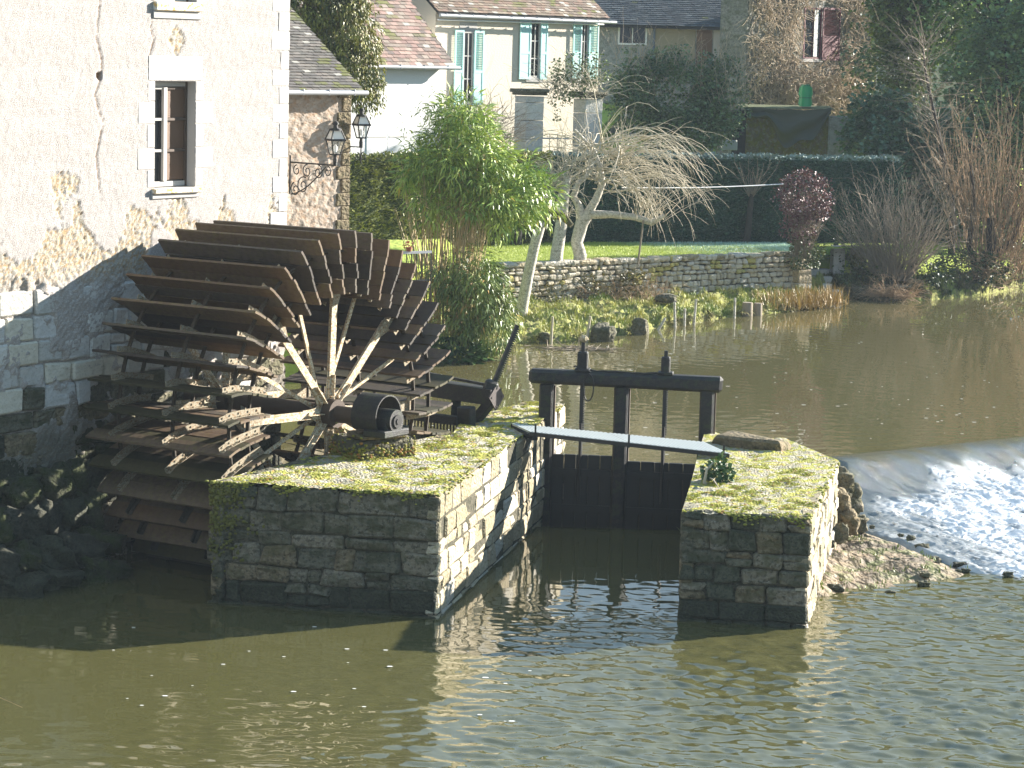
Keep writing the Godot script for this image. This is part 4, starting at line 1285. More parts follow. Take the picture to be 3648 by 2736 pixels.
func house_shell(t: Node3D, rc: Vector3, u: Vector3, n: Vector3, length: float, y0: float, y1: float, depth: float, pitch: float, over: float, verge: float, wm: Material, roofm: Material):
	var mb := Mb.new()
	wallbox(mb, rc, u, n, -length, 0.0, y0, y1, -depth, 0.0)
	obj("wall", mb.mesh(), wm, t)
	var rise := tan(pitch)
	var rm := Mb.new()
	var pr := []
	var half := depth * 0.5
	for q in [[over, y1 - over * rise + 0.1], [-half, y1 + half * rise + 0.1], [-depth - over, y1 - over * rise + 0.1], [-depth - over, y1 - over * rise + 0.02], [-half, y1 + half * rise + 0.0], [over, y1 - over * rise + 0.02]]: pr.append(q)
	for i in 6:
		var a: Array = pr[i]
		var b: Array = pr[(i + 1) % 6]
		var p := [rc + n * a[0] + Vector3.UP * a[1] - u * (length + verge), rc + n * b[0] + Vector3.UP * b[1] - u * (length + verge), rc + n * b[0] + Vector3.UP * b[1] + u * verge, rc + n * a[0] + Vector3.UP * a[1] + u * verge]
		var mid: Vector3 = (p[0] + p[1] + p[2] + p[3]) * 0.25
		rm.out(p, mid - Vector3.UP * (1.0 if i < 2 else -1.0) if i != 2 and i != 5 else mid + (n if i == 2 else -n))
	for sd in [-length - verge, verge]:
		for hf in [[0, 1, 4, 5], [1, 2, 3, 4]]:
			var p := []
			for k in hf: p.append(rc + n * pr[k][0] + Vector3.UP * pr[k][1] + u * sd)
			rm.out(p, rc + u * (-length * 0.5) + Vector3.UP * y1)
	obj("roof_deck", rm.mesh(), roofm, t)
	var gb := Mb.new()       # gable ends
	for sd in [-length + 0.003, -0.003]:
		gb.out([rc + u * sd + Vector3.UP * (y1 - 0.02), rc + u * sd - n * depth + Vector3.UP * (y1 - 0.02), rc + u * sd - n * half + Vector3.UP * (y1 + half * rise)], rc - u * length * 0.5)
	obj("gable", gb.mesh(), wm, t)

func gutter(t: Node3D, a: Vector3, b: Vector3, r: float, brackets := 8):
	var mb := Mb.new()
	mb.cyl(a, b, r, 10)
	for k in brackets: mb.box(T(Basis(), a.lerp(b, (k + 0.5) / brackets) + V(0, r * 0.2, 0)), V(r * 0.5, r * 2.4, r * 2.3))
	obj("gutter", mb.mesh(), M.zinc, t)

func shutter(t: Node3D, rc: Vector3, u: Vector3, n: Vector3, a: float, b: float, y0: float, y1: float, m: Material, louver: bool, d := 0.05):
	var f := Mb.new()
	var ym := y0 + (y1 - y0) * 0.45
	wallbox(f, rc, u, n, a, a + 0.06, y0, y1, d, d + 0.045)
	wallbox(f, rc, u, n, b - 0.06, b, y0, y1, d, d + 0.045)
	for y in [[y0, y0 + 0.09], [ym - 0.045, ym + 0.045], [y1 - 0.09, y1]]: wallbox(f, rc, u, n, a + 0.06, b - 0.06, y[0], y[1], d, d + 0.043)
	var fr := obj("shutter", f.mesh(), m, t)
	var p := Mb.new()
	wallbox(p, rc, u, n, a + 0.06, b - 0.06, y0 + 0.09, (ym if louver else y1) - 0.05, d + 0.006, d + 0.03)
	obj("panel", p.mesh(), m, fr)
	if louver:
		var s := Mb.new()
		var y := ym + 0.07
		while y < y1 - 0.11:
			s.box(T(Basis(u, Vector3.UP, n) * Basis(Vector3.RIGHT, 0.6), rc + u * (a + b) * 0.5 + Vector3.UP * y + n * (d + 0.022)), V(b - a - 0.12, 0.05, 0.01))
			y += 0.062
		stuff(obj("louvres", s.mesh(), m, fr))

func opening(t: Node3D, rc: Vector3, u: Vector3, n: Vector3, a: float, b: float, y0: float, y1: float, frame: Material, paneM: Material, rows: int, colsn: int, sur: Material = null):
	var f := Mb.new()
	for q in [[a, a + 0.07, y0, y1], [b - 0.07, b, y0, y1], [a + 0.07, b - 0.07, y0, y0 + 0.07], [a + 0.07, b - 0.07, y1 - 0.07, y1]]: wallbox(f, rc, u, n, q[0], q[1], q[2], q[3], 0.004, 0.05)
	var w := obj("window", f.mesh(), frame, t)
	var wi := (b - a - 0.14) / colsn
	var hi := (y1 - y0 - 0.14) / rows
	for i in colsn:
		for j in rows:
			var g := Mb.new()
			wallbox(g, rc, u, n, a + 0.07 + wi * i + 0.02, a + 0.07 + wi * (i + 1) - 0.02, y0 + 0.07 + hi * j + 0.02, y0 + 0.07 + hi * (j + 1) - 0.02, 0.003, 0.016)
			obj("pane", g.mesh(), paneM, w)
	var bars := Mb.new()
	for i in range(1, colsn): wallbox(bars, rc, u, n, a + 0.07 + wi * i - 0.02, a + 0.07 + wi * i + 0.02, y0 + 0.07, y1 - 0.07, 0.002, 0.034)
	for j in range(1, rows): wallbox(bars, rc, u, n, a + 0.07, b - 0.07, y0 + 0.07 + hi * j - 0.02, y0 + 0.07 + hi * j + 0.02, 0.002, 0.03)
	if bars.v.size(): obj("glazing_bar", bars.mesh(), frame, w)
	if sur:
		var s := Mb.new()
		wallbox(s, rc, u, n, a - 0.16, b + 0.16, y1 + 0.002, y1 + 0.3, -0.05, 0.012)
		wallbox(s, rc, u, n, a - 0.16, b + 0.16, y0 - 0.14, y0 - 0.002, -0.05, 0.06)
		wallbox(s, rc, u, n, a - 0.16, a - 0.002, y0, y1, -0.05, 0.012)
		wallbox(s, rc, u, n, b + 0.002, b + 0.16, y0, y1, -0.05, 0.012)
		obj("window_surround", s.mesh(), sur, t)

func build_houses():
	# the small rubble house with the lanterns
	var rc := V(-4.05, 0, -62.0)
	var t := thing("stone_cottage", "small rubble stone cottage with mossy slate roof beside the mill", "house")
	house_shell(t, rc, HF, HN, 6.0, 2.5, 8.0, 6.5, deg_to_rad(36), 0.28, 0.22, M.mortar, M.dark)
	var nz := noise(171, 1.1, 4)
	var cel := noise(172, 3.2, 1)
	cel.noise_type = FastNoiseLite.TYPE_CELLULAR
	cel.cellular_return_type = FastNoiseLite.RETURN_DISTANCE2_SUB
	var nu := 150
	var nv := 130
	obj("rubble_face", sheet(nu, nv, func(i, j):
		var x := lerpf(-6.0, 0.0, float(i) / nu)
		var y := lerpf(2.6, 7.98, float(j) / nv)
		var bare := clampf((7.2 - y) * 1.2 + nz.get_noise_2d(x * 2, y * 2) * 3.0, 0.0, 1.0)
		return rc + HF * x + Vector3.UP * y + HN * (0.03 + bare * minf(cel.get_noise_2d(x, y * 1.3) + 1.0, 0.35) * 0.05 + nz.get_noise_2d(x * 3, y * 3) * 0.022), null, null, false), M.rubble, t)
	var yq := 2.6
	var k := 0
	while yq < 7.9:
		var q := Mb.new()
		var w: float = [0.42, 0.28][k % 2]
		q.cbox(T(Basis(HF, Vector3.UP, HN), rc - HF * (w * 0.5 - 0.02) + Vector3.UP * (yq + 0.16) - HN * 0.02), V(w, 0.31, 0.2), 0.02, 0.01, rng)
		obj("corner_stone", q.mesh(), M.stone[2], t)
		yq += 0.32; k += 1
	var up := (-HN * cos(deg_to_rad(36)) + Vector3.UP * sin(deg_to_rad(36)))
	tiled(t, rc - HF * 6.2 + HN * 0.3 + Vector3.UP * (8.0 - 0.3 * tan(deg_to_rad(36)) + 0.12), HF, up, 6.42, 4.3, 0.2, 0.115, [Color(0.13, 0.12, 0.105), Color(0.17, 0.15, 0.13), Color(0.11, 0.1, 0.09)], 0.18, M.slate)
	gutter(t, rc - HF * 6.2 + HN * 0.36 + Vector3.UP * 7.86, rc + HF * 0.26 + HN * 0.36 + Vector3.UP * 7.86, 0.06)
	# white house
	rc = V(-2.57, 0, -90.0)
	t = thing("white_barn", "whitewashed barn with pinkish tiled roof behind the bamboo", "house")
	house_shell(t, rc, HF, HN, 8.5, 2.5, 8.52, 6.5, deg_to_rad(44), 0.3, 0.2, M.white, M.dark)
	up = (-HN * cos(deg_to_rad(44)) + Vector3.UP * sin(deg_to_rad(44)))
	tiled(t, rc - HF * 8.7 + HN * 0.32 + Vector3.UP * (8.52 - 0.32 * tan(deg_to_rad(44)) + 0.12), HF, up, 8.9, 4.9, 0.28, 0.175, [Color(0.27, 0.185, 0.15), Color(0.32, 0.22, 0.18), Color(0.21, 0.155, 0.125), Color(0.29, 0.235, 0.19), Color(0.28, 0.18, 0.15), Color(0.18, 0.14, 0.12)], 0.0, M.tile)
	gutter(t, rc - HF * 8.7 + HN * 0.4 + Vector3.UP * 8.28, rc + HF * 0.3 + HN * 0.4 + Vector3.UP * 8.28, 0.065)
	for q in [[-3.66, -2.72], [-2.68, -1.74]]:
		var mb := Mb.new()
		wallbox(mb, rc, HF, HN, q[0], q[1], 3.0, 6.34, 0.005, 0.025)
		var d := obj("door", mb.mesh(), M.whitewood, t)
		for y in [3.6, 5.9]:
			var h := Mb.new()
			wallbox(h, rc, HF, HN, q[0] + 0.04, q[1] - 0.04, y, y + 0.05, 0.027, 0.035)
			obj("hinge", h.mesh(), M.greywood, d)
	# cream house with turquoise shutters
	rc = V(2.93, 0, -98.0)
	t = thing("cream_house", "cream rendered house with turquoise shutters and brown tiled roof", "house")
	house_shell(t, rc, HF, HN, 8.6, 3.0, 10.35, 7.5, deg_to_rad(38), 0.32, 0.2, M.cream, M.dark)
	up = (-HN * cos(deg_to_rad(38)) + Vector3.UP * sin(deg_to_rad(38)))
	tiled(t, rc - HF * 8.8 + HN * 0.34 + Vector3.UP * (10.35 - 0.34 * tan(deg_to_rad(38)) + 0.12), HF, up, 9.0, 3.2, 0.25, 0.15, [Color(0.19, 0.13, 0.09), Color(0.23, 0.15, 0.11), Color(0.16, 0.12, 0.09), Color(0.24, 0.19, 0.14)], 0.02, M.tile)
	gutter(t, rc - HF * 8.8 + HN * 0.42 + Vector3.UP * 10.08, rc + HF * 0.45 + HN * 0.42 + Vector3.UP * 10.06, 0.06, 14)
	var cb := Mb.new()
	cb.cyl(rc - HF * 8.6 + HN * 0.12 + Vector3.UP * 9.93, rc + HF * 0.1 + HN * 0.12 + Vector3.UP * 9.97, 0.035, 6)
	obj("cable", cb.mesh(), M.whitewood, t)
	# left door-window, middle window, right window: opening and its two shutters
	for w in [[-7.69, -7.244, -6.705, -6.23, 7.0, 9.6, true], [-4.37, -3.8, -3.256, -2.906, 7.95, 10.02, false], [-1.513, -1.05, -0.636, -0.117, 8.0, 10.04, true]]:
		opening(t, rc, HF, HN, w[1], w[2], w[4], w[5] - 0.03, M.greywood, M.glass, 3, 2, M.ashlar)
		shutter(t, rc, HF, HN, w[0], w[1], w[4] - 0.05, w[5], M.turq, w[6])
		shutter(t, rc, HF, HN, w[2], w[3], w[4] - 0.05, w[5], M.turq, w[6])
	# the shaded lean-to behind
	var X := Vector3.RIGHT
	var Z := Vector3.BACK
	rc = V(10.6, 0, -116.7)
	t = thing("slate_outbuilding", "shaded outbuilding with dark slate roof and a small white window", "house")
	var mb := Mb.new()
	wallbox(mb, rc, X, Z, -8.6, 0.0, 3.0, 10.27, -7.0, 0.0)
	obj("wall", mb.mesh(), M.bluewall, t)
	mb = Mb.new()
	mb.out([rc + V(-9.0, 10.15, 0.46), rc + V(-0.7, 10.15, 0.46), rc + V(-0.7, 13.5, -7), rc + V(-9.0, 13.5, -7)], rc + V(-4, 5, -3))
	mb.out([rc + V(-9.0, 10.04, 0.46), rc + V(-0.7, 10.04, 0.46), rc + V(-0.7, 10.15, 0.46), rc + V(-9.0, 10.15, 0.46)], rc + V(-4, 10, -3))
	obj("roof_deck", mb.mesh(), M.dark, t)
	tiled(t, rc + V(-9.0, 10.17, 0.48), X, V(0, 3.35, -7.46).normalized(), 8.3, 7.0, 0.27, 0.22, [Color(0.05, 0.06, 0.065), Color(0.07, 0.08, 0.085), Color(0.04, 0.05, 0.055)], -0.3, M.slate)
	opening(t, rc, X, Z, -6.27, -4.98, 9.29, 10.18, M.whitewood, M.glass, 1, 2)
	mb = Mb.new()
	wallbox(mb, rc, X, Z, -4.6, -2.82, 8.54, 10.09, 0.0, 0.05)
	obj("boarding", mb.mesh(), mat(lin(0.3, 0.26, 0.18), 0.9, null, 1.0, TX.grain, 0.5), t)
	mb = Mb.new()
	wallbox(mb, rc, X, Z, -2.76, -2.07, 7.4, 10.03, 0.0, 0.04)
	wallbox(mb, rc, X, Z, -1.67, -1.09, 7.85, 10.2, 0.0, 0.03)
	obj("door", mb.mesh(), M.brown, t)
	mb = Mb.new()
	wallbox(mb, rc, X, Z, -2.01, -1.7, 7.4, 10.2, 0.0, 0.12)
	wallbox(mb, rc, X, Z, -1.06, -0.58, 6.7, 11.3, 0.0, 0.14)
	obj("door_jamb", mb.mesh(), M.ashlar, t)
	mb = Mb.new()
	mb.cyl(rc + V(-0.48, 5.0, 0.2), rc + V(-0.48, 11.5, 0.2), 0.07, 8)
	mb.cyl(rc + V(-4.66, 7.85, 0.1), rc + V(-4.66, 10.1, 0.1), 0.05, 8)
	obj("downpipe", mb.mesh(), mat(lin(0.1, 0.13, 0.18), 0.5), t)
	# the vine-covered house
	rc = V(16.1, 0, -119.6)
	t = thing("vine_house", "stone house smothered in bare brown creeper with a maroon shutter", "house")
	mb = Mb.new()
	wallbox(mb, rc, HF, HN, -9.2, 0.0, 3.0, 13.6, -1.5, 0.0)
	obj("wall", mb.mesh(), mat(Color(0.82, 0.84, 0.86), 0.95, TX.stone, 2.0, TX.rough, 3.0), t)
	mb = Mb.new()
	wallbox(mb, rc, HF, HN, -9.3, 0.2, 13.6, 13.8, -1.7, 0.3)
	obj("roof", mb.mesh(), M.dark, t)
	opening(t, rc, HF, HN, -5.23, -3.97, 8.88, 11.13, M.red, M.glass, 1, 2, M.ashlar)
	shutter(t, rc, HF, HN, -3.93, -2.65, 8.83, 11.16, M.red, true, 0.06)
	mb = Mb.new()
	wallbox(mb, rc, HF, HN, -4.54, -4.28, 8.98, 11.03, 0.052, 0.07)
	obj("curtain", mb.mesh(), M.white, t)
	var vn := Mb.new()
	var n1 := noise(173, 0.5, 3)
	for i in 2900:
		var x := rf(-9.2, 0.3)
		var y := rf(5.5, 12.6)
		if x > -5.5 and x < -2.4 and y > 8.6 and y < 11.4: continue
		if n1.get_noise_2d(x, y) < -0.4: continue
		var p := rc + HF * x + Vector3.UP * y + HN * rf(0.03, 0.3)
		var pts := [p]
		var rs := [rf(0.011, 0.025)]
		var dir := (HF * rf(-1, 1) + Vector3.UP * rf(-1.0, 0.8) + HN * rf(-0.2, 0.45)).normalized()
		for q in 5:
			dir = (dir + rv(0.5) + Vector3.DOWN * 0.12).normalized()
			p = p + dir * rf(0.14, 0.3)
			var dep := (p - rc).dot(HN)
			if dep < 0.03: p += HN * (0.03 - dep)
			pts.append(p); rs.append(rs[0] * (1.0 - q * 0.17))
		vn.tube(pts, rs, 3)
	stuff(obj("creeper", vn.mesh(), M.vine, t))
	# creeper heaped at the foot and the corner
	var hv := thing("creeper_heap", "tangle of bare brown creeper spilling over the corner of the vine house", "creeper")
	vn = Mb.new()
	for i in 1500:
		var p := V(0, 0, 0)
		if i % 3 == 0: p = rc + HF * rf(-0.4, 1.3) + HN * rf(-0.2, 0.8) + Vector3.UP * rf(6.2, 12.0)
		else: p = rc + HF * rf(-7.4, 0.4) + HN * rf(0.1, 1.1) + Vector3.UP * (6.9 + rf(-0.4, 1.3))
		var pts := [p]
		var rs := [rf(0.01, 0.023)]
		var dir := rv(1.0).normalized()
		for q in 5:
			dir = (dir + rv(0.6) + Vector3.DOWN * 0.2).normalized()
			p = p + dir * rf(0.14, 0.32)
			pts.append(p); rs.append(rs[0] * (1.0 - q * 0.17))
		vn.tube(pts, rs, 3)
	stuff(obj("stems", vn.mesh(), M.vine, hv))
	# things at the foot of that house: shed with a sagging cover, green water butt, grey box, wall
	var sh := thing("garden_shed", "low shed under a sagging dark tarpaulin below the vine house", "shed")
	mb = Mb.new()
	wallbox(mb, V(11.7, 0, -98.4), X, Z, -3.1, 0.0, 4.6, 6.9, -1.6, 0.0)
	obj("wall", mb.mesh(), mat(lin(0.3, 0.28, 0.19), 0.9, TX.moss, 2.0, TX.rough, 2.0), sh)
	mb = Mb.new()
	wallbox(mb, V(11.7, 0, -98.4), X, Z, -3.6, -3.1, 4.6, 6.9, -1.4, -0.1)
	obj("door", mb.mesh(), M.dark, sh)
	mb = Mb.new()
	wallbox(mb, V(11.7, 0, -98.4), X, Z, 0.0, 1.1, 4.6, 6.75, -1.5, -0.05)
	obj("side_wall", mb.mesh(), M.bluewall, sh)
	var tn := noise(174, 0.9, 3)
	obj("tarpaulin", sheet(40, 24, func(i, j):
		var a: float = i / 40.0
		var c: float = j / 24.0
		var low := 0.12 + 0.8 * pow(sin(a * PI * 0.8 + 0.1), 3.0) + 0.12 * sin(a * 17.0)
		return V(8.55 + a * 3.2, 7.06 - c * low * 1.5 + tn.get_noise_2d(a * 4, c * 4) * 0.06 - 0.1 * sin(a * PI), -98.32 + 0.1 * sin((a * 3.0 + c * 4.0) * 2.2) * c + 0.1), null, null, false), mat(lin(0.05, 0.055, 0.03), 0.6), sh)
	mb = Mb.new()
	mb.out([V(8.4, 7.0, -98.2), V(11.9, 7.02, -98.2), V(11.9, 7.12, -100.2), V(8.4, 7.1, -100.2)], V(10, 5, -99))
	obj("roof", mb.mesh(), mat(lin(0.09, 0.1, 0.03), 0.9, null, 1.0, TX.rough, 3.0), sh)
	var bt := thing("water_butt", "bright green plastic water butt standing on the shed roof", "water butt")
	mb = Mb.new()
	var prof := [[0.02, 0.22], [0.12, 0.27], [0.3, 0.24], [0.34, 0.22], [0.5, 0.28], [0.74, 0.24], [0.8, 0.14]]
	var pp := []
	var pr := []
	for q in prof:
		pp.append(V(10.85, 7.08 + q[0], -98.9)); pr.append(q[1])
	mb.tube(pp, pr, 14, true)
	obj("body", mb.mesh(), mat(lin(0.01, 0.34, 0.12), 0.35), bt)
	mb = Mb.new()
	mb.cyl(V(10.85, 7.87, -98.9), V(10.85, 7.93, -98.9), 0.17, 12)
	mb.cyl(V(10.85, 7.41, -98.9), V(10.85, 7.45, -98.9), 0.25, 14)
	obj("lid", mb.mesh(), mat(lin(0.008, 0.2, 0.08), 0.35), bt)
	var gb := thing("meter_box", "small pale grey utility box before the shed door", "box")
	mb = Mb.new()
	mb.cbox(T(Basis(), V(7.9, 5.62, -97.2)), V(0.56, 0.36, 0.3), 0.02, 0.0, rng)
	obj("case", mb.mesh(), mat(lin(0.4, 0.42, 0.42), 0.5), gb)
	mb = Mb.new()
	mb.box(T(Basis(), V(7.9, 4.6, -97.2)), V(0.12, 1.7, 0.12))
	obj("leg", mb.mesh(), M.greywood, gb)
	var lw := thing("garden_wall", "low blue grey rendered garden wall behind the hedge", "wall")
	mb = Mb.new()
	mb.cbox(T(Basis(), V(6.0, 4.5, -97.6)), V(2.6, 3.2, 0.3), 0.03, 0.02, rng)
	obj("wall", mb.mesh(), M.bluewall, lw)
	mb = Mb.new()
	mb.cbox(T(Basis(), V(7.0, 5.0, -97.5)), V(0.22, 2.6, 0.36), 0.03, 0.01, rng)
	obj("end_post", mb.mesh(), M.lime[1], lw)
	var pw := thing("pale_wall", "pale rendered wall with a mossy coping beyond the vine house", "wall")
	mb = Mb.new()
	mb.box(T(Basis(Vector3.UP, 0.3), V(16.8, 6.8, -110.5)), V(3.6, 5.2, 0.4))
	obj("wall", mb.mesh(), M.lime[3], pw)
	mb = Mb.new()
	mb.box(T(Basis(Vector3.UP, 0.3) * Basis(Vector3.BACK, -0.03), V(16.8, 9.48, -110.5)), V(3.8, 0.14, 0.6))
	obj("coping", mb.mesh(), M.lichen, pw)
	# gate pillars
	for q in [[0.34, 7.62, -88.0, "left stone gate pillar with a moulded cap under the cream house"], [2.35, 7.56, -89.0, "right pale gate pillar with a mossy cap under the cream house"]]:
		var g := thing("gate_pillar", q[3], "gate pillar", Vector3.ZERO, "gate pillars before the cream house")
		var y := 2.5
		while y < q[1] - 0.25:
			var h := minf(rf(0.5, 0.7), q[1] - 0.2 - y)
			mb = Mb.new()
			mb.cbox(T(Basis(Vector3.UP, 0.6), V(q[0], y + h * 0.5, q[2])), V(0.72, h - 0.012, 0.72), 0.02, 0.008, rng)
			obj("stone", mb.mesh(), M.lime[rng.randi() % 4], g)
			y += h
		mb = Mb.new()
		mb.cbox(T(Basis(Vector3.UP, 0.6), V(q[0], q[1] - 0.12, q[2])), V(0.86, 0.1, 0.86), 0.02, 0.0, rng)
		mb.cbox(T(Basis(Vector3.UP, 0.6), V(q[0], q[1] - 0.02, q[2])), V(1.0, 0.12, 1.0), 0.03, 0.01, rng)
		obj("cap", mb.mesh(), M.stone[3], g)
	# the iron railing between them and the ground behind the hedge
	var rl := thing("garden_railing", "thin pale railing between the two stone gate pillars", "railing")
	for y in [5.2, 6.0]:
		mb = Mb.new()
		mb.bar(V(-1.2, y, -87.6), V(2.0, y, -88.8), 0.04, 0.05)
		obj("rail", mb.mesh(), M.zinc, rl)
	for i in 12:
		mb = Mb.new()
		var p := V(-1.2, 0, -87.6).lerp(V(2.0, 0, -88.8), (i + 0.5) / 12.0)
		mb.bar(p + V(0, 4.6, 0), p + V(0, 6.15, 0), 0.022, 0.022)
		obj("bar", mb.mesh(), M.iron, rl)
	lanterns()

func lantern(at: Vector3, h: float, label: String):
	var t := thing("wall_lantern", label, "lantern", at, "old street lanterns on the cottage")
	var s := h / 1.0
	var fr := Mb.new()
	var b := Basis(Vector3.UP, 0.5)
	var r0 := 0.13 * s
	var r1 := 0.235 * s
	var r2 := 0.17 * s
	for k in 4:
		var a := TAU * (k + 0.5) / 4.0
		var d := b * V(cos(a), 0, sin(a))
		fr.bar(d * r0 + V(0, 0.22 * s, 0), d * r1 + V(0, 0.56 * s, 0), 0.025, 0.025)
		fr.bar(d * r1 * 1.08 + V(0, 0.57 * s, 0), d * r2 * 0.8 + V(0, 0.8 * s, 0), 0.025, 0.025)
		var a2 := TAU * (k + 1.5) / 4.0
		var d2 := b * V(cos(a2), 0, sin(a2))
		fr.bar(d * r1 * 1.08 + V(0, 0.565 * s, 0), d2 * r1 * 1.08 + V(0, 0.565 * s, 0), 0.035, 0.045)
		fr.bar(d * r0 + V(0, 0.22 * s, 0), d2 * r0 + V(0, 0.22 * s, 0), 0.03, 0.03)
	fr.tube([V(0, 0.78 * s, 0), V(0, 0.82 * s, 0), V(0, 0.84 * s, 0), V(0, 0.9 * s, 0), V(0, 0.93 * s, 0), V(0, 0.98 * s, 0), V(0, 1.0 * s, 0)], [0.15 * s, 0.15 * s, 0.06 * s, 0.05 * s, 0.085 * s, 0.06 * s, 0.01], 10, true)
	fr.tube([V(0, -0.04, 0), V(0, 0.1 * s, 0), V(0, 0.2 * s, 0), V(0, 0.23 * s, 0)], [0.045, 0.05, 0.035, 0.12 * s], 8, true)
	obj("frame", fr.mesh(), M.tar, t)
	var g := Mb.new()
	for k in 4:
		var a := TAU * (k + 0.5) / 4.0
		var a2 := TAU * (k + 1.5) / 4.0
		var d := b * V(cos(a), 0, sin(a))
		var d2 := b * V(cos(a2), 0, sin(a2))
		g.out([d * r1 + V(0, 0.58 * s, 0), d2 * r1 + V(0, 0.58 * s, 0), d2 * r2 * 0.78 + V(0, 0.79 * s, 0), d * r2 * 0.78 + V(0, 0.79 * s, 0)], V(0, 0.65 * s, 0))
	obj("top_pane", g.mesh(), M.lampglass, t)
	var gl := StandardMaterial3D.new()
	gl.transparency = BaseMaterial3D.TRANSPARENCY_ALPHA
	gl.albedo_color = Color(0.9, 0.92, 0.9, 0.16)
	gl.roughness = 0.05
	for k in 4:
		var q := Mb.new()
		var a := TAU * (k + 0.5) / 4.0
		var a2 := TAU * (k + 1.5) / 4.0
		var d := b * V(cos(a), 0, sin(a))
		var d2 := b * V(cos(a2), 0, sin(a2))
		q.out([d * r0 * 0.95 + V(0, 0.24 * s, 0), d2 * r0 * 0.95 + V(0, 0.24 * s, 0), d2 * r1 * 0.95 + V(0, 0.55 * s, 0), d * r1 * 0.95 + V(0, 0.55 * s, 0)], V(0, 0.4 * s, 0))
		obj("pane", q.mesh(), gl, t)
	var bl := Mb.new()
	bl.tube([V(0, 0.28 * s, 0), V(0, 0.32 * s, 0), V(0, 0.4 * s, 0), V(0, 0.46 * s, 0)], [0.03 * s, 0.05 * s, 0.055 * s, 0.01], 8, true)
	obj("bulb", bl.mesh(), M.bulb, t)

func spiral(c: Vector3, ux: Vector3, r: float, turns: float, start: float, sgn: float) -> Array:
	var p := []
	for i in 26:
		var s := i / 25.0
		var a := start + sgn * TAU * turns * s
		p.append(c + (ux * cos(a) + Vector3.UP * sin(a)) * r * (1.0 - 0.8 * s))
	return p
func lanterns():
	var rc := V(-4.05, 0, -62.0)
	var p0 := rc - HF * 1.9 + HN * 0.08
	var p1 := p0 + HN * 1.55
	lantern(V(p1.x, 6.27, p1.z), 0.98, "front black iron lantern with a white bulb on the scroll bracket")
	var t := thing("scroll_bracket", "black wrought iron scroll bracket carrying the front lantern", "bracket")
	var mb := Mb.new()
	mb.bar(p0 + V(0, 6.24, 0), p1 + V(0, 6.24, 0), 0.03, 0.035)
	mb.bar(p0 + V(0, 5.5, 0), p0 + V(0, 6.4, 0), 0.03, 0.04)
	obj("bar", mb.mesh(), M.tar, t)
	for q in [[0.98, 6.05, 0.17, 1.4, PI * 0.5, -1.0], [0.6, 6.06, 0.16, 1.4, PI * 0.5, 1.0], [0.46, 5.72, 0.21, 1.5, PI * 0.35, 1.0], [0.2, 5.62, 0.17, 1.4, PI * 0.6, 1.0], [1.3, 6.08, 0.13, 1.2, PI * 0.5, -1.0], [0.24, 6.06, 0.13, 1.2, PI * 0.5, 1.0]]:
		mb = Mb.new()
		var sp := spiral(p0 + HN * q[0] + V(0, q[1], 0), HN, q[2], q[3], q[4], q[5])
		var rs := []
		for i in sp.size(): rs.append(0.014)
		mb.tube(sp, rs, 5)
		obj("scroll", mb.mesh(), M.tar, t)
	mb = Mb.new()
	var arc := []
	var rs := []
	for i in 16:
		var s := i / 15.0
		arc.append(p0 + HN * (0.05 + 1.2 * s) + V(0, 5.5 + 0.7 * pow(s, 1.6), 0)); rs.append(0.016)
	mb.tube(arc, rs, 5)
	obj("brace", mb.mesh(), M.tar, t)
	var l2 := rc + HF * 0.12 + HN * 0.32
	lantern(V(l2.x, 6.6, l2.z), 0.9, "rear black iron lantern at the corner of the cottage")
	t = thing("lantern_arm", "short black iron arm holding the rear lantern at the cottage corner", "bracket")
	mb = Mb.new()
	mb.bar(V(l2.x, 6.58, l2.z), rc + HN * 0.02 + V(-0.05, 6.58, 0), 0.03, 0.03)
	mb.bar(V(l2.x, 6.2, l2.z), V(l2.x, 6.6, l2.z), 0.03, 0.03)
	obj("bar", mb.mesh(), M.tar, t)
	for q in [[0.1, 6.36, 0.11], [-0.12, 6.34, 0.11]]:
		mb = Mb.new()
		var sp := spiral(V(l2.x, q[1], l2.z) + HN * q[0], HN, q[2], 1.3, PI * 0.5, signf(q[0]))
		rs = []
		for i in sp.size(): rs.append(0.012)
		mb.tube(sp, rs, 5)
		obj("scroll", mb.mesh(), M.tar, t)

# ---------------------------------------------------------------- river bank, retaining wall, lawn
const WL_PTS := [[-3.4, -63.0], [-1.75, -66.0], [0.02, -70.1], [2.34, -71.76], [3.89, -74.5], [6.19, -78.3], [8.6, -81.2], [9.9, -83.6], [10.4, -86.4], [13.56, -86.1], [15.81, -88.3], [18.2, -92.4], [24.0, -99.0], [60.0, -116.0]]
const WALL_PTS := [[-3.0, -67.4], [-2.2, -75.2], [-0.4, -76.5], [1.6, -78.1], [4.2, -80.2], [6.8, -82.3], [9.2, -84.2], [9.6, -84.9], [10.5, -87.6], [13.2, -88.0], [16.2, -90.4], [19.0, -94.0], [26.0, -101.0], [60.0, -119.0]]
func along(pts: Array, s: float) -> Vector3:
	var k := mini(int(s), pts.size() - 2)
	var a: Array = pts[k]
	var b: Array = pts[k + 1]
	return V(a[0], 0, a[1]).lerp(V(b[0], 0, b[1]), s - k)
var nbank := noise(181, 0.9, 4)
func bank_point(s: float, t: float) -> Vector3:
	var a := along(WL_PTS, s)
	var b := along(WALL_PTS, s)
	var p := a.lerp(b, t)
	var top := 1.5 if s < 7.5 else 1.7
	var lump := nbank.get_noise_2d(p.x * 1.4, p.z * 1.4)
	p += (b - a).normalized() * nbank.get_noise_2d(p.x * 2.0 + 31, p.z * 2.0) * 0.35 * (1.0 - t)
	p.y = 0.75 + clampf(t * 9.0, 0, 1) * (0.42 + lump * 0.2) + (top - 1.2) * smoothstep(0.1, 0.9, t) + lump * 0.12
	return p
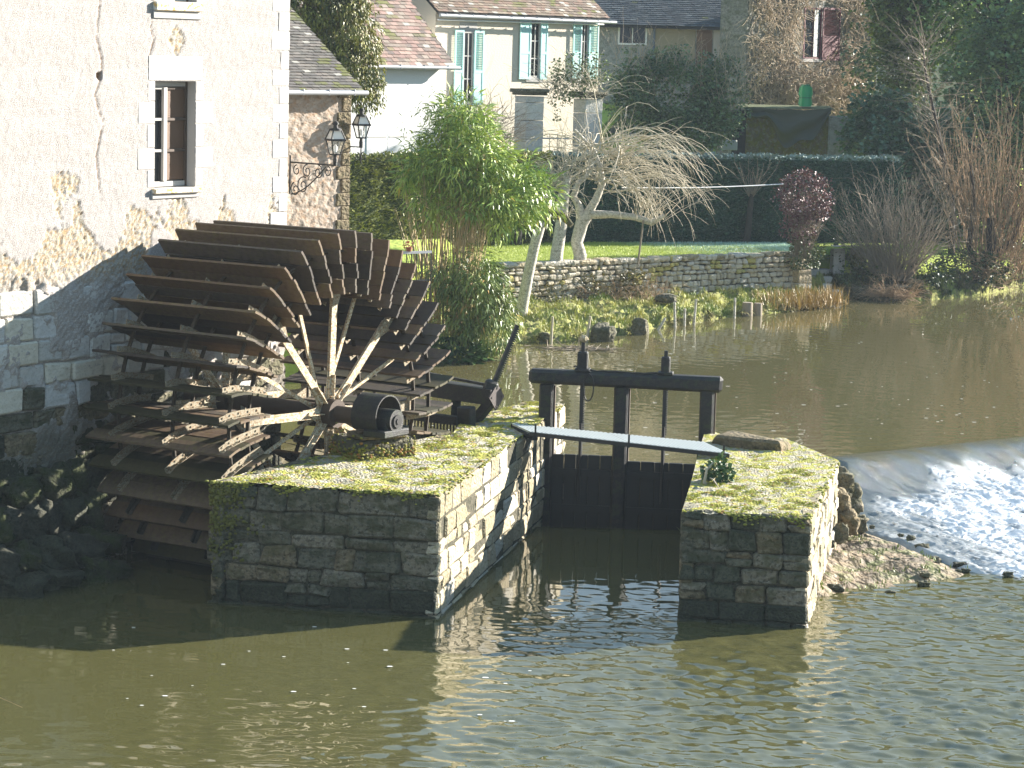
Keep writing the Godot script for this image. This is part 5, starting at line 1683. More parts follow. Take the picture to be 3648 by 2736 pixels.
func build_bank():
	var t := struct("river_bank", sheet(260, 34, func(i, j): return bank_point(13.0 * i / 260.0, pow(j / 34.0, 1.4)), null, null, false), M.bank)
	# grass on the bank
	var xf := []
	var cs := []
	for k in 70000:
		var s := 1.0 + rng.randf() * 7.6 if k % 4 else 8.0 + rng.randf() * 4.0
		var tt := pow(rng.randf(), 1.3)
		var p := bank_point(s, tt)
		if p.y < 1.03: continue
		if nbank.get_noise_2d(p.x * 1.1 + 9, p.z * 1.1) < -0.12 + rf(-0.1, 0.1): continue
		var b := Basis(Vector3.UP, rf(0, TAU)) * Basis(Vector3.RIGHT, rf(-0.5, 0.7))
		var h := rf(0.6, 1.5)
		xf.append(T(b.scaled(V(h, h, h)), p - V(0, 0.02, 0)))
		var g := clampf(nbank.get_noise_2d(p.x * 0.7, p.z * 0.7 + 70) * 1.4 + 0.5 + rf(-0.3, 0.3), 0, 1)
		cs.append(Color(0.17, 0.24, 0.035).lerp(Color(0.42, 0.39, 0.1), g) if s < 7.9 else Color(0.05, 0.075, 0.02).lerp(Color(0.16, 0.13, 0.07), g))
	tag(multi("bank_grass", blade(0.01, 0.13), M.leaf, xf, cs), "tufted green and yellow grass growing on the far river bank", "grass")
	# overhanging tussocks along the water
	xf = []
	cs = []
	for k in 3600:
		var s := 1.6 + rng.randf() * 6.2
		var c := along(WL_PTS, s)
		if nbank.get_noise_2d(c.x * 1.3 + 5, c.z * 1.3) < -0.05: continue
		var p := bank_point(s, rf(0.02, 0.1))
		p.y = maxf(p.y, 1.12)
		var b := Basis(Vector3.UP, rf(0, TAU)) * Basis(Vector3.RIGHT, rf(0.9, 2.1))
		xf.append(T(b.scaled(Vector3.ONE * rf(0.9, 1.6)), p + V(0, rf(0, 0.06), 0)))
		cs.append(Color(0.16, 0.17, 0.04).lerp(Color(0.3, 0.25, 0.1), rng.randf()))
	tag(multi("overhanging_grass", blade(0.012, 0.22), M.leaf, xf, cs), "straw green tussocks hanging over the edge of the far bank", "grass")
	# retaining wall of small rubble: stones too small to pick apart, joined; cap stones one by one
	var w := thing("retaining_wall", "sunlit rubble retaining wall between the lawn and the river bank", "wall")
	var mb := Mb.new()
	mb.usec = true
	var bk := Mb.new()
	for i in range(2, 6):
		var a := V(WALL_PTS[i][0], 0, WALL_PTS[i][1])
		var b := V(WALL_PTS[i + 1][0], 0, WALL_PTS[i + 1][1])
		var u := (b - a).normalized()
		var n := V(-u.z, 0, u.x)
		var L := a.distance_to(b)
		var y := 1.2
		wallbox(bk, a, u, n, -0.01, L + 0.01, 1.0, 2.62, -0.4, -0.05 - 0.002 * i)
		while y < 2.55:
			var h := rf(0.12, 0.2)
			var x := rf(-0.1, 0)
			while x < L:
				var l := rf(0.14, 0.36)
				var c := rf(0.75, 1.2)
				mb.col = Color(0.46 * c, 0.39 * c, 0.27 * c).lerp(Color(0.55, 0.52, 0.45), rng.randf() * 0.7)
				var yw := n1w.get_noise_2d((a + u * x).x * 1.2, y * 2.0)
				if yw > 0.4: mb.col = mb.col.lerp(Color(0.42, 0.36, 0.06), 0.75)
				mb.cbox(T(Basis(u, Vector3.UP, n) * Basis(Vector3.BACK, rf(-0.1, 0.1)), a + u * (x + l * 0.5) + V(0, y + h * 0.5 + rf(-0.015, 0.015), 0) + n * rf(-0.05, 0.035)), V(l - 0.025, h - 0.02, 0.2), 0.035, 0.02, rng)
				x += l
			y += h
	stuff(obj("rubble_stones", mb.mesh(), vmat(0.95, TX.rough, 0.8, 2.0), w))
	obj("backing", bk.mesh(), M.mortar, w)
	var sL := 2.0
	while sL < 6.0:
		var p := along(WALL_PTS, sL)
		var q := along(WALL_PTS, sL + 0.1)
		var u := (q - p).normalized()
		var l := rf(0.35, 0.7)
		mb = Mb.new()
		mb.cbox(T(Basis(u, Vector3.UP, V(-u.z, 0, u.x)), p + u * l * 0.5 + V(0, 2.62 + rf(-0.02, 0.02), 0) - V(-u.z, 0, u.x) * 0.1), V(l - 0.02, 0.14, 0.42), 0.04, 0.025, rng)
		obj("cap_stone", mb.mesh(), M.stone_lit[rng.randi() % 4], w)
		sL += l / 2.9
	for k in 3:
		mb = Mb.new()
		mb.cbox(T(Basis(Vector3.UP, 0.68), V(9.28, 1.45 + k * 0.45, -84.1)), V(0.6, 0.44, 0.5), 0.03, 0.02, rng)
		obj("end_stone", mb.mesh(), M.stone_lit[k], w)
	# landing steps right of it
	var st := thing("landing_steps", "broken stone landing steps going down to the water past the retaining wall", "steps")
	for k in 5:
		mb = Mb.new()
		mb.cbox(T(Basis(Vector3.UP, 0.2 + rf(-0.1, 0.1)), V(10.0 + rf(-0.1, 0.2), 0.95 + k * 0.2, -85.6 - k * 0.5)), V(1.3 + rf(-0.2, 0.2), 0.24, 0.6), 0.03, 0.03, rng)
		obj("step", mb.mesh(), M.lime[rng.randi() % 4], st)
	for q in [[10.9, 1.9, -87.6, 0.4, 1.5], [11.6, 1.9, -87.9, 0.35, 1.4]]:
		mb = Mb.new()
		mb.cbox(T(Basis(Vector3.UP, 0.2), V(q[0], q[1], q[2])), V(q[3], q[4], 0.35), 0.02, 0.02, rng)
		obj("side_post", mb.mesh(), M.lime[1], st)
	for q in [[12.3, 1.15, -86.4], [12.9, 1.2, -86.5], [13.4, 1.45, -86.9], [12.6, 1.55, -87.0], [11.6, 1.2, -86.5]]:
		mb = Mb.new()
		mb.cbox(T(Basis(Vector3.UP, rf(0, 1)), V(q[0], q[1], q[2])), V(rf(0.5, 0.8), rf(0.35, 0.6), 0.5), 0.05, 0.05, rng)
		obj("quay_stone", mb.mesh(), M.stone[rng.randi() % 5], st)
	# lawn: bright where the sun reaches, pale with frost in the shade of the trees
	var fz := noise(182, 0.5, 4)
	var front := [[-3.0, -74.0], [-2.2, -75.35], [-0.4, -76.7], [4.2, -80.4], [9.2, -84.4], [9.7, -86.0], [12.8, -88.0]]
	var rear := [[-5.0, -80.0], [-3.0, -82.0], [-1.0, -84.5], [2.6, -86.6], [6.4, -87.7], [9.2, -88.6], [13.2, -89.9]]
	var lawn := sheet(120, 40, func(i, j):
		var s: float = 6.0 * i / 120.0
		var p := along(front, s).lerp(along(rear, s), j / 40.0)
		p.y = 2.64 + fz.get_noise_2d(p.x * 3, p.z * 3) * 0.03
		return p,
		func(i, j):
			var s: float = 6.0 * i / 120.0
			var p := along(front, s).lerp(along(rear, s), j / 40.0)
			var f := clampf((p.x - 4.0) * 0.5 - (j / 40.0 - 0.6) * -1.6 + fz.get_noise_2d(p.x, p.z) * 1.6, 0.0, 1.0)
			if p.x < 2.0: f = 0.0
			return Color(1, 1, 1).lerp(Color(1.4, 1.5, 9.0), f * 0.95), null, false)
	struct("lawn", lawn, vmat(1.0, TX.grain, 1.2, 6.0, TX.grass))
	xf = []
	cs = []
	for k in 40000:
		var s := rf(0.2, 5.0)
		var tt := rng.randf()
		var p := along(front, s).lerp(along(rear, s), tt)
		p.y = 2.62
		var b := Basis(Vector3.UP, rf(0, TAU)) * Basis(Vector3.RIGHT, rf(-0.5, 0.5))
		xf.append(T(b.scaled(Vector3.ONE * rf(0.3, 0.6)), p))
		var f := clampf((p.x - 4.0) * 0.5 + (tt - 0.6) * 1.6, 0.0, 1.0)
		cs.append(Color(0.36, 0.46, 0.05).lerp(Color(0.5, 0.58, 0.08), rng.randf()).lerp(Color(0.5, 0.68, 0.62), f * 0.95))
	tag(multi("lawn_grass", blade(0.012, 0.16), M.leaf, xf, cs), "short lawn grass, frosted in the shade of the trees", "grass")
var n1w := noise(183, 0.6, 3)

func hedge(called: String, label: String, a: Vector3, b: Vector3, y0: float, y1: float, th: float, count: int, c0: Color, c1: Color, frost: bool):
	var t := thing(called, label, "hedge")
	var u := (b - a).normalized()
	var n := V(-u.z, 0, u.x)
	var L := a.distance_to(b)
	var core := Mb.new()
	core.box(T(Basis(u, Vector3.UP, n), (a + b) * 0.5 + V(0, (y0 + y1) * 0.5, 0) - n * th * 0.5), V(L, y1 - y0 - 0.1, th - 0.12))
	obj("inner_growth", core.mesh(), mat(c0, 1.0, null, 1.0, TX.rough, 6.0), t)
	var nz := noise(191, 1.2, 3)
	var xf := []
	var cs := []
	for k in count:
		var p: Vector3
		var out: Vector3
		if rng.randf() < 0.82:
			p = a + u * rf(0, L) + V(0, rf(y0, y1), 0) + n * rf(-0.1, 0.05)
			out = n
		else:
			p = a + u * rf(0, L) + V(0, y1 + rf(-0.08, 0.05), 0) - n * rf(0, th)
			out = Vector3.UP
		p += out * nz.get_noise_3d(p.x, p.y, p.z) * 0.12
		var dir := (out * 0.7 + rv(0.8) + V(0, 0.5, 0)).normalized()
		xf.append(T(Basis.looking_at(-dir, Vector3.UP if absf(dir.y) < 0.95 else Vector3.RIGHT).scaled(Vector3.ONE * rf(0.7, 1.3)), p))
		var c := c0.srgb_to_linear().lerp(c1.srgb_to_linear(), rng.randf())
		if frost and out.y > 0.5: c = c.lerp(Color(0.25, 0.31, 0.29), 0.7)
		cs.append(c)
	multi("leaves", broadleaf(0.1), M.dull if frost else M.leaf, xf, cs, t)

func build_garden():
	hedge("clipped_hedge", "tall dark clipped hedge along the back of the lawn", V(1.2, 0, -86.3), V(13.4, 0, -90.2), 2.4, 5.5, 1.3, 15000, lin(0.03, 0.08, 0.052), lin(0.085, 0.18, 0.11), true)  # leaf colours darkened and cooled, painting in the shade on this stretch
	hedge("clipped_hedge", "sunlit clipped hedge wing running from the cottage to behind the bamboo", V(-6.2, 0, -78.0), V(1.2, 0, -86.0), 2.4, 5.55, 1.2, 15000, lin(0.07, 0.09, 0.02), lin(0.3, 0.31, 0.07), false)  # same hedge in brighter leaf colours, sunlight painted in
	# wash line
	var mb := Mb.new()
	var pts := []
	var rs := []
	for i in 9:
		var s := i / 8.0
		pts.append(V(3.2, 4.86, -79.4).lerp(V(8.5, 4.92, -83.0), s) - V(0, 0.05 * sin(s * PI), 0)); rs.append(0.018)
	mb.tube(pts, rs, 5)
	tag(obj("wash_line", mb.mesh(), M.whitewood), "taut white wash line stretched from the pale trees to the maroon bush", "line")

# a bundle of branching shoots; gravity bends them
func shoot(mb: Mb, p: Vector3, dir: Vector3, l: float, r: float, seg: int, wander: float, grav: float, subs: int, sub_l: float, sides := 4):
	var pts := [p]
	var rs := [r]
	var d := dir
	for s in seg:
		d = (d + rv(wander) + Vector3.DOWN * grav * (s + 1) / seg).normalized()
		p = p + d * l / seg
		pts.append(p); rs.append(maxf(r * (1.0 - 0.8 * (s + 1) / seg), 0.004))
	mb.tube(pts, rs, sides)
	for k in subs:
		var i := rng.randi_range(1, seg)
		var q: Vector3 = pts[i]
		var dd: Vector3 = ((pts[i] - pts[i - 1]).normalized() + rv(0.7)).normalized()
		shoot(mb, q, dd, sub_l * rf(0.5, 1.2), r * 0.5, 3, wander, grav * 0.8, 0, 0.0, 3)

func foliage(parent: Node, called: String, blobs: Array, clumps: int, per: int, cr: float, leaf: Mesh, m: Material, c0: Color, c1: Color, droop: float, shell := 0.55, odd := 0.0, oddc := Color.WHITE):
	var xf := []
	var cs := []
	var total := 0.0
	for b in blobs: total += b[1].x * b[1].y * b[1].z
	for k in clumps:
		var pick := rng.randf() * total
		var bl: Array = blobs[0]
		for b in blobs:
			pick -= b[1].x * b[1].y * b[1].z
			bl = b
			if pick <= 0: break
		var d := rv(1.0)
		while d.length() > 1.0 or d.length() < 0.05: d = rv(1.0)
		d = d.normalized() * lerpf(shell, 1.0, sqrt(rng.randf()))
		var c: Vector3 = bl[0] + d * bl[1]
		var tone := rf(0, 1)
		var rr := cr * rf(0.6, 1.3)
		for i in per:
			var e := rv(1.0)
			if e.length() > 1.0: e *= 0.7
			var dir := (e + d * 0.5 + Vector3.DOWN * droop + rv(0.2)).normalized()
			var sc := rf(0.65, 1.25)
			xf.append(T((Basis.looking_at(-dir, Vector3.UP if absf(dir.y) < 0.97 else Vector3.RIGHT) * Basis(Vector3.BACK, rf(-0.9, 0.9))).scaled(Vector3.ONE * sc), c + e * rr))
			var col := c0.lerp(c1, clampf(tone + rf(-0.35, 0.35), 0, 1))
			if odd > 0 and rng.randf() < odd: col = oddc
			cs.append(col)
	return multi(called, leaf, m, xf, cs, parent)

func build_trees():
	# bamboo: canes, a feathery head, a lower skirt to the water
	var t := thing("bamboo_clump", "tall feathery bright green bamboo clump on the bank behind the wheel", "bamboo")
	var mb := Mb.new()
	for k in 120:
		var x0 := rf(-2.45, -1.0)
		var p := V(x0, 1.6, -66.9 + rf(-0.5, 0.5))
		var top := rf(4.6, 6.8)
		var lean := rf(-0.16, 0.16) + (x0 + 1.7) * 0.16
		var pts := []
		var rs := []
		for i in 6:
			var s := i / 5.0
			pts.append(p + V(lean * s * (1.0 + s) * 1.6, (top - 1.6) * s, rf(-0.03, 0.03))); rs.append(lerpf(0.017, 0.007, s))
		mb.tube(pts, rs, 4)
	stuff(obj("canes", mb.mesh(), M.cane, t))
	var head := [[V(-1.35, 6.2, -67), V(1.2, 1.15, 1.0)], [V(-2.3, 5.9, -66.8), V(0.9, 0.75, 0.7)], [V(-0.4, 5.6, -67.2), V(1.0, 0.9, 0.9)], [V(0.55, 5.15, -67.6), V(0.65, 0.6, 0.7)], [V(-1.5, 7.2, -67), V(0.8, 0.55, 0.6)], [V(-0.9, 5.0, -66.6), V(0.9, 0.75, 0.7)], [V(-2.3, 4.95, -66.8), V(0.55, 0.6, 0.5)], [V(-0.1, 4.7, -66.9), V(0.6, 0.5, 0.5)]]
	foliage(t, "leaves", head, 520, 24, 0.3, leafmesh(0.28, 0.021, 0.3), M.gloss, Color(0.1, 0.2, 0.025), Color(0.48, 0.58, 0.12), 0.2, 0.2, 0.02, Color(0.5, 0.36, 0.06))
	var skirt_ := [[V(-1.0, 2.7, -66.3), V(0.75, 1.1, 0.6)], [V(-0.5, 2.0, -66.3), V(0.5, 0.8, 0.5)], [V(-1.7, 3.1, -66.5), V(0.45, 0.9, 0.4)], [V(-1.5, 1.7, -66.1), V(0.5, 0.6, 0.4)]]
	foliage(t, "lower_leaves", skirt_, 210, 34, 0.26, leafmesh(0.22, 0.017, 0.35), M.gloss, Color(0.07, 0.13, 0.02), Color(0.24, 0.3, 0.07), 0.7, 0.4, 0.03, Color(0.42, 0.26, 0.08))
	foliage(t, "top_sprays", [[V(-1.9, 7.55, -66.9), V(0.9, 0.55, 0.5)], [V(-2.9, 6.6, -66.8), V(0.5, 0.5, 0.4)]], 30, 12, 0.28, leafmesh(0.2, 0.014, 0.3), M.gloss, Color(0.12, 0.18, 0.04), Color(0.26, 0.32, 0.1), 0.4)
	# broad shiny leaves at its foot
	var li := thing("water_plant", "low shiny broad leaved plant at the water's edge below the bamboo", "plant")
	foliage(li, "leaves", [[V(-1.45, 1.2, -65.9), V(0.75, 0.28, 0.4)], [V(-0.95, 1.12, -66.4), V(0.5, 0.2, 0.35)]], 60, 9, 0.15, broadleaf(0.2), M.gloss, Color(0.02, 0.06, 0.015), Color(0.06, 0.13, 0.03), 0.1)
	# the three pale trees
	var tr := thing("pollarded_tree", "pale smooth trunked pollard leaning right with a knobbly mossy head, nearest the bamboo", "tree")
	mb = Mb.new()
	mb.tube([V(0.16, 1.1, -74.7), V(0.25, 1.7, -74.65), V(0.4, 2.6, -74.6), V(0.55, 3.4, -74.5), V(0.68, 3.9, -74.5), V(0.75, 4.1, -74.5)], [0.21, 0.17, 0.155, 0.15, 0.15, 0.17], 12)
	obj("trunk", mb.mesh(), M.bark, tr)
	mb = Mb.new()
	for q in [[V(0.7, 3.95, -74.5), V(0.35, 4.1, -74.4), V(0.0, 4.05, -74.3), V(-0.2, 4.3, -74.3)], [V(0.72, 4.0, -74.5), V(1.0, 4.3, -74.5), V(1.35, 4.25, -74.5), V(1.6, 4.0, -74.4)], [V(0.7, 4.0, -74.5), V(0.8, 4.4, -74.6), V(0.65, 4.7, -74.6), V(0.75, 4.9, -74.6)]]:
		mb.tube(q, [0.16, 0.15, 0.12, 0.08], 9, true)
	obj("head", mb.mesh(), mat(lin(0.09, 0.08, 0.03), 0.95, null, 1.0, TX.rough, 4.0), tr)
	mb = Mb.new()
	for k in 40: shoot(mb, V(rf(-0.2, 1.5), 4.2, -74.5 + rf(-0.2, 0.2)), V(rf(-1, 1), rf(0.2, 1), rf(-0.6, 0.6)).normalized(), rf(0.4, 1.1), 0.012, 4, 0.2, 0.2, 1, 0.4, 3)
	stuff(obj("shoots", mb.mesh(), M.twig, tr))
	tr = thing("pollarded_tree", "upright pale barked tree standing between two leaning trunks on the bank", "tree")
	mb = Mb.new()
	mb.tube([V(1.12, 1.3, -78.0), V(1.2, 1.9, -78), V(1.25, 2.9, -78), V(1.36, 3.8, -78), V(1.4, 4.6, -78), V(1.5, 5.2, -78)], [0.26, 0.21, 0.19, 0.18, 0.17, 0.1], 12)
	obj("trunk", mb.mesh(), M.bark, tr)
	mb = Mb.new()
	for k in 60: shoot(mb, V(1.42 + rf(-0.2, 0.2), rf(4.4, 5.2), -78), V(rf(-1, 0.4), rf(-0.1, 0.9), rf(-0.6, 0.6)).normalized(), rf(0.6, 1.6), 0.014, 5, 0.22, 0.25, 2, 0.5, 3)
	stuff(obj("shoots", mb.mesh(), M.twig, tr))
	tr = thing("weeping_tree", "bare weeping tree with a pale crooked trunk and a wide mop of tan shoots", "tree")
	mb = Mb.new()
	mb.tube([V(1.48, 1.3, -78.9), V(1.55, 1.8, -78.9), V(1.95, 2.5, -78.8), V(1.98, 2.8, -78.8), V(1.86, 3.2, -78.8), V(2.0, 3.8, -78.8), V(2.2, 4.1, -78.8)], [0.3, 0.25, 0.21, 0.2, 0.19, 0.2, 0.17], 12)
	mb.tube([V(1.98, 3.75, -78.8), V(1.9, 4.3, -78.75), V(1.72, 4.6, -78.7), V(1.85, 5.0, -78.7), V(2.2, 5.3, -78.8), V(2.3, 5.7, -78.8)], [0.15, 0.12, 0.1, 0.08, 0.07, 0.05], 8)
	mb.tube([V(2.1, 3.95, -78.8), V(2.4, 4.5, -78.8), V(2.6, 5.0, -78.9), V(2.5, 5.5, -78.9), V(2.3, 6.0, -79.0), V(1.7, 6.6, -79)], [0.15, 0.12, 0.1, 0.085, 0.07, 0.04], 8)
	mb.tube([V(2.15, 4.05, -78.8), V(2.9, 4.08, -78.7), V(3.6, 4.02, -78.6), V(4.1, 3.88, -78.5), V(4.5, 4.1, -78.5)], [0.14, 0.11, 0.1, 0.11, 0.06], 8)
	obj("trunk", mb.mesh(), M.bark, tr)
	mb = Mb.new()
	for k in 46:      # up from the crown
		shoot(mb, V(rf(1.2, 3.4), rf(5.4, 6.2), -78.9 + rf(-0.7, 0.7)), V(rf(-0.7, 0.7), 1.0, rf(-0.4, 0.4)).normalized(), rf(0.7, 1.6), 0.012, 5, 0.12, 0.1, 1, 0.5, 3)
	for k in 62:      # arching over to the right and left
		var o := V(rf(1.6, 3.4), rf(4.8, 6.2), -78.9 + rf(-0.8, 0.8))
		shoot(mb, o, V(rf(-0.3, 1.3), rf(-0.1, 0.7), rf(-0.7, 0.7)).normalized(), rf(1.4, 3.4), rf(0.011, 0.03), 8, 0.16, 0.36, 3, 0.8, 4)
	for k in 44:
		shoot(mb, V(rf(2.2, 3.6), rf(4.6, 6.4), -78.9 + rf(-0.8, 0.8)), V(rf(0.5, 1.3), rf(0.1, 0.8), rf(-0.5, 0.5)).normalized(), rf(2.0, 3.6), rf(0.01, 0.022), 9, 0.1, 0.34, 3, 0.9, 3)
	for k in 40:
		shoot(mb, V(rf(1.4, 2.6), rf(4.8, 6.2), -78.9 + rf(-0.6, 0.6)), V(rf(-1.2, 0.1), rf(0.0, 0.8), rf(-0.6, 0.6)).normalized(), rf(1.2, 2.6), rf(0.01, 0.02), 8, 0.14, 0.4, 2, 0.7, 3)
	for k in 40:      # from the knob of the low arm
		shoot(mb, V(rf(3.6, 4.5), rf(3.9, 4.3), -78.5 + rf(-0.3, 0.3)), V(rf(-0.4, 0.9), rf(0.3, 1.0), rf(-0.4, 0.4)).normalized(), rf(0.9, 2.3), rf(0.01, 0.017), 6, 0.1, 0.22, 1, 0.5, 3)
	stuff(obj("shoots", mb.mesh(), M.twig, tr))
	mb = Mb.new()
	mb.tube([V(3.72, 2.6, -78.4), V(3.85, 3.95, -78.45)], [0.035, 0.03], 6, true)
	tag(obj("tree_prop", mb.mesh(), M.twig2), "thin brown pole propping the weeping tree's low arm", "prop")
	# small dark trunks by the hedge
	for q in [[0.05, -84.3, 1.1, "short dark stump of a trunk before the hedge left of the pale trees"], [7.85, -88.2, 1.7, "thin dark young tree standing before the dark hedge"]]:
		var st := thing("young_tree", q[3], "tree")
		mb = Mb.new()
		mb.tube([V(q[0], 2.5, q[1]), V(q[0] + 0.05, 3.1, q[1]), V(q[0] + 0.12, 2.6 + q[2], q[1])], [0.14, 0.11, 0.08], 8)
		obj("trunk", mb.mesh(), M.darkbark, st)
		mb = Mb.new()
		for k in 26: shoot(mb, V(q[0] + 0.1, 2.4 + q[2], q[1]), V(rf(-0.8, 0.8), 1.0, rf(-0.4, 0.4)).normalized(), rf(0.7, 1.5), 0.014, 5, 0.15, 0.02, 2, 0.5, 3)
		stuff(obj("twigs", mb.mesh(), M.twig2, st))
	# maroon bush
	var b := thing("maroon_bush", "round maroon leaved bush on a post at the end of the retaining wall", "bush")
	mb = Mb.new()
	for k in 90: shoot(mb, V(9.25 + rf(-0.25, 0.25), 2.5, -83.6), V(rf(-0.35, 0.35), 1.0, rf(-0.3, 0.3)).normalized(), rf(1.4, 2.5), 0.014, 5, 0.12, 0.05, 2, 0.5, 3)
	stuff(obj("stems", mb.mesh(), M.twig2, b))
	foliage(b, "leaves", [[V(9.3, 4.5, -83.5), V(0.98, 0.8, 0.85)], [V(9.1, 3.75, -83.5), V(0.6, 0.75, 0.55)]], 210, 18, 0.2, broadleaf(0.075), M.leaf, Color(0.06, 0.024, 0.026), Color(0.2, 0.085, 0.085), 0.2, 0.5, 0.05, Color(0.4, 0.3, 0.32))
	foliage(b, "ivy", [[V(9.3, 2.7, -83.5), V(0.6, 0.45, 0.5)]], 50, 14, 0.2, broadleaf(0.09), M.leaf, Color(0.03, 0.055, 0.02), Color(0.12, 0.14, 0.04), 0.2)
	# big bare brown bush
	var bb := thing("bare_bush", "large fan shaped bare brown bush on the far right bank", "bush")
	mb = Mb.new()
	for k in 230:
		var dx := rf(-1, 1)
		shoot(mb, V(12.7 + dx * 0.45, 1.6, -86.9 + rf(-0.3, 0.3)), V(dx * 0.75 + rf(-0.2, 0.2), 1.0, rf(-0.4, 0.4)).normalized(), rf(1.8, 4.3) * (1.0 - 0.25 * absf(dx)), rf(0.009, 0.022), 9, 0.16, 0.02, 6, 0.7, 3)
	stuff(obj("stems", mb.mesh(), M.twig2, bb))
	# red-brown willow stool at the right edge
	var wl := thing("willow", "tall red brown bare willow with many upright shoots at the right edge", "tree")
	mb = Mb.new()
	mb.tube([V(15.9, 1.0, -89.6), V(16.2, 1.7, -89.8), V(16.5, 2.6, -89.8), V(16.4, 3.6, -89.8)], [0.32, 0.26, 0.2, 0.12], 9)
	mb.tube([V(16.1, 1.5, -89.8), V(15.7, 2.6, -89.7), V(15.8, 4.2, -89.7), V(15.6, 5.6, -89.7)], [0.16, 0.1, 0.08, 0.05], 7)
	mb.tube([V(16.3, 2.0, -89.8), V(17.2, 2.8, -89.8), V(17.6, 4.2, -89.7), V(17.7, 5.6, -89.7)], [0.16, 0.1, 0.08, 0.05], 7)
	obj("trunk", mb.mesh(), M.darkbark, wl)
	mb = Mb.new()
	for k in 230:
		var a := rf(-1, 1)
		shoot(mb, V(16.5 + a * 1.2, rf(1.6, 4.0), -89.8 + rf(-0.6, 0.6)), V(a * 0.32 + rf(-0.15, 0.15), 1.0, rf(-0.3, 0.3)).normalized(), rf(1.8, 4.8), rf(0.009, 0.024), 8, 0.12, -0.02, 4, 0.7, 3)
	for k in 110: shoot(mb, V(16.2 + rf(-0.6, 1.2), rf(1.2, 2.4), -89.3), V(rf(-1, 1), rf(-0.1, 0.8), rf(0, 0.5)).normalized(), rf(0.8, 1.8), 0.014, 5, 0.15, 0.1, 2, 0.6, 3)
	stuff(obj("shoots", mb.mesh(), M.twig3, wl))
	# slender bare tree leaning left in front of the evergreens
	var sl := thing("bare_tree", "slender bare tree with pale twigs leaning left before the dark evergreens", "tree")
	mb = Mb.new()
	mb.tube([V(15.6, 1.6, -92.5), V(15.5, 4.0, -92.5), V(14.9, 6.4, -92.5), V(14.4, 8.4, -92.6), V(14.2, 9.6, -92.6)], [0.14, 0.11, 0.08, 0.05, 0.02], 7)
	obj("trunk", mb.mesh(), M.darkbark, sl)
	mb = Mb.new()
	for k in 150:
		var y := rf(3.5, 9.6)
		shoot(mb, V(lerpf(15.5, 14.3, clampf((y - 4.0) / 5.0, 0, 1)), y, -92.5), V(rf(-1.2, 0.8), rf(0.0, 1.0), rf(-0.6, 0.8)).normalized(), rf(0.8, 2.4), rf(0.01, 0.018), 6, 0.13, 0.08, 3, 0.7, 3)
	stuff(obj("twigs", mb.mesh(), mat(lin(0.27, 0.22, 0.16), 0.9), sl))
	# evergreens on the right
	var ev := [["dark evergreen filling the corner behind the willow", [[V(18.3, 6.8, -97.2), V(2.9, 4.0, 1.6)], [V(21.6, 6.4, -98.0), V(2.6, 4.0, 1.6)], [V(17.3, 4.1, -96.4), V(2.2, 2.4, 1.3)]], 560, Color(0.05, 0.105, 0.045), Color(0.21, 0.31, 0.11)],
		["glossy dark laurel mass behind the bare brown bush", [[V(14.8, 4.6, -94.5), V(2.3, 2.5, 1.5)], [V(13.4, 6.2, -97.5), V(1.3, 1.6, 1.2)]], 420, Color(0.04, 0.09, 0.05), Color(0.13, 0.22, 0.1)],
		["tall bright leaved evergreen at the top right corner of the view", [[V(18.0, 11.1, -99.5), V(3.2, 3.2, 1.8)], [V(21.4, 9.4, -99.5), V(2.8, 4.7, 1.8)]], 560, Color(0.05, 0.11, 0.03), Color(0.24, 0.36, 0.08)],
		["sunlit yellow green evergreen beside the vine house's right corner", [[V(14.75, 11.3, -101.0), V(1.3, 2.5, 1.1)], [V(14.6, 8.4, -100.5), V(0.9, 1.7, 0.9)]], 260, Color(0.05, 0.085, 0.016), Color(0.2, 0.24, 0.05)],
		["dark yew like evergreen beyond the pale wall", [[V(18.0, 9.0, -115), V(4.0, 5.5, 2.5)], [V(23.0, 11.0, -114), V(4.0, 7.0, 3.0)]], 420, Color(0.03, 0.065, 0.03), Color(0.1, 0.16, 0.06)]]
	for q in ev:
		var e := thing("evergreen_tree", q[0], "tree")
		mb = Mb.new()
		var c: Vector3 = q[1][0][0]
		mb.tube([V(c.x, 1.5, c.z), V(c.x + 0.2, c.y * 0.6, c.z), V(c.x, c.y + 1.0, c.z)], [0.3, 0.22, 0.1], 8)
		for k in 12:
			var d := rv(1.0)
			mb.tube([V(c.x, c.y - 1.0, c.z), c + d * q[1][0][1] * 0.5, c + d * q[1][0][1] * 0.9], [0.1, 0.06, 0.02], 5)
		obj("trunk", mb.mesh(), M.darkbark, e)
		foliage(e, "crown", q[1], int(q[2] * 1.7), 26, 0.5, broadleaf(0.17), M.gloss, q[3], q[4], 0.25, 0.35)
	# ivy bank and ground cover at the right
	var iv := thing("ivy_patch", "low ivy and undergrowth along the right bank below the bare bushes", "ivy")
	foliage(iv, "leaves", [[V(11.6, 1.75, -86.9), V(0.8, 0.35, 0.6)], [V(13.6, 1.8, -87.4), V(1.2, 0.4, 0.7)], [V(15.6, 1.9, -89.2), V(1.4, 0.5, 0.8)], [V(18.5, 2.0, -94.0), V(2.0, 0.6, 1.0)], [V(11.3, 2.5, -87.8), V(0.6, 0.5, 0.5)]], 330, 16, 0.25, broadleaf(0.1), M.gloss, Color(0.02, 0.045, 0.015), Color(0.1, 0.13, 0.035), 0.2)
	# conifer behind the cottage
	var co := thing("conifer", "dense golden green conifer drooping beside the white barn", "tree")
	mb = Mb.new()
	mb.tube([V(-6.0, 3.0, -72.5), V(-5.9, 8.0, -72.5), V(-5.8, 13.0, -72.5)], [0.3, 0.25, 0.1], 8)
	obj("trunk", mb.mesh(), M.darkbark, co)
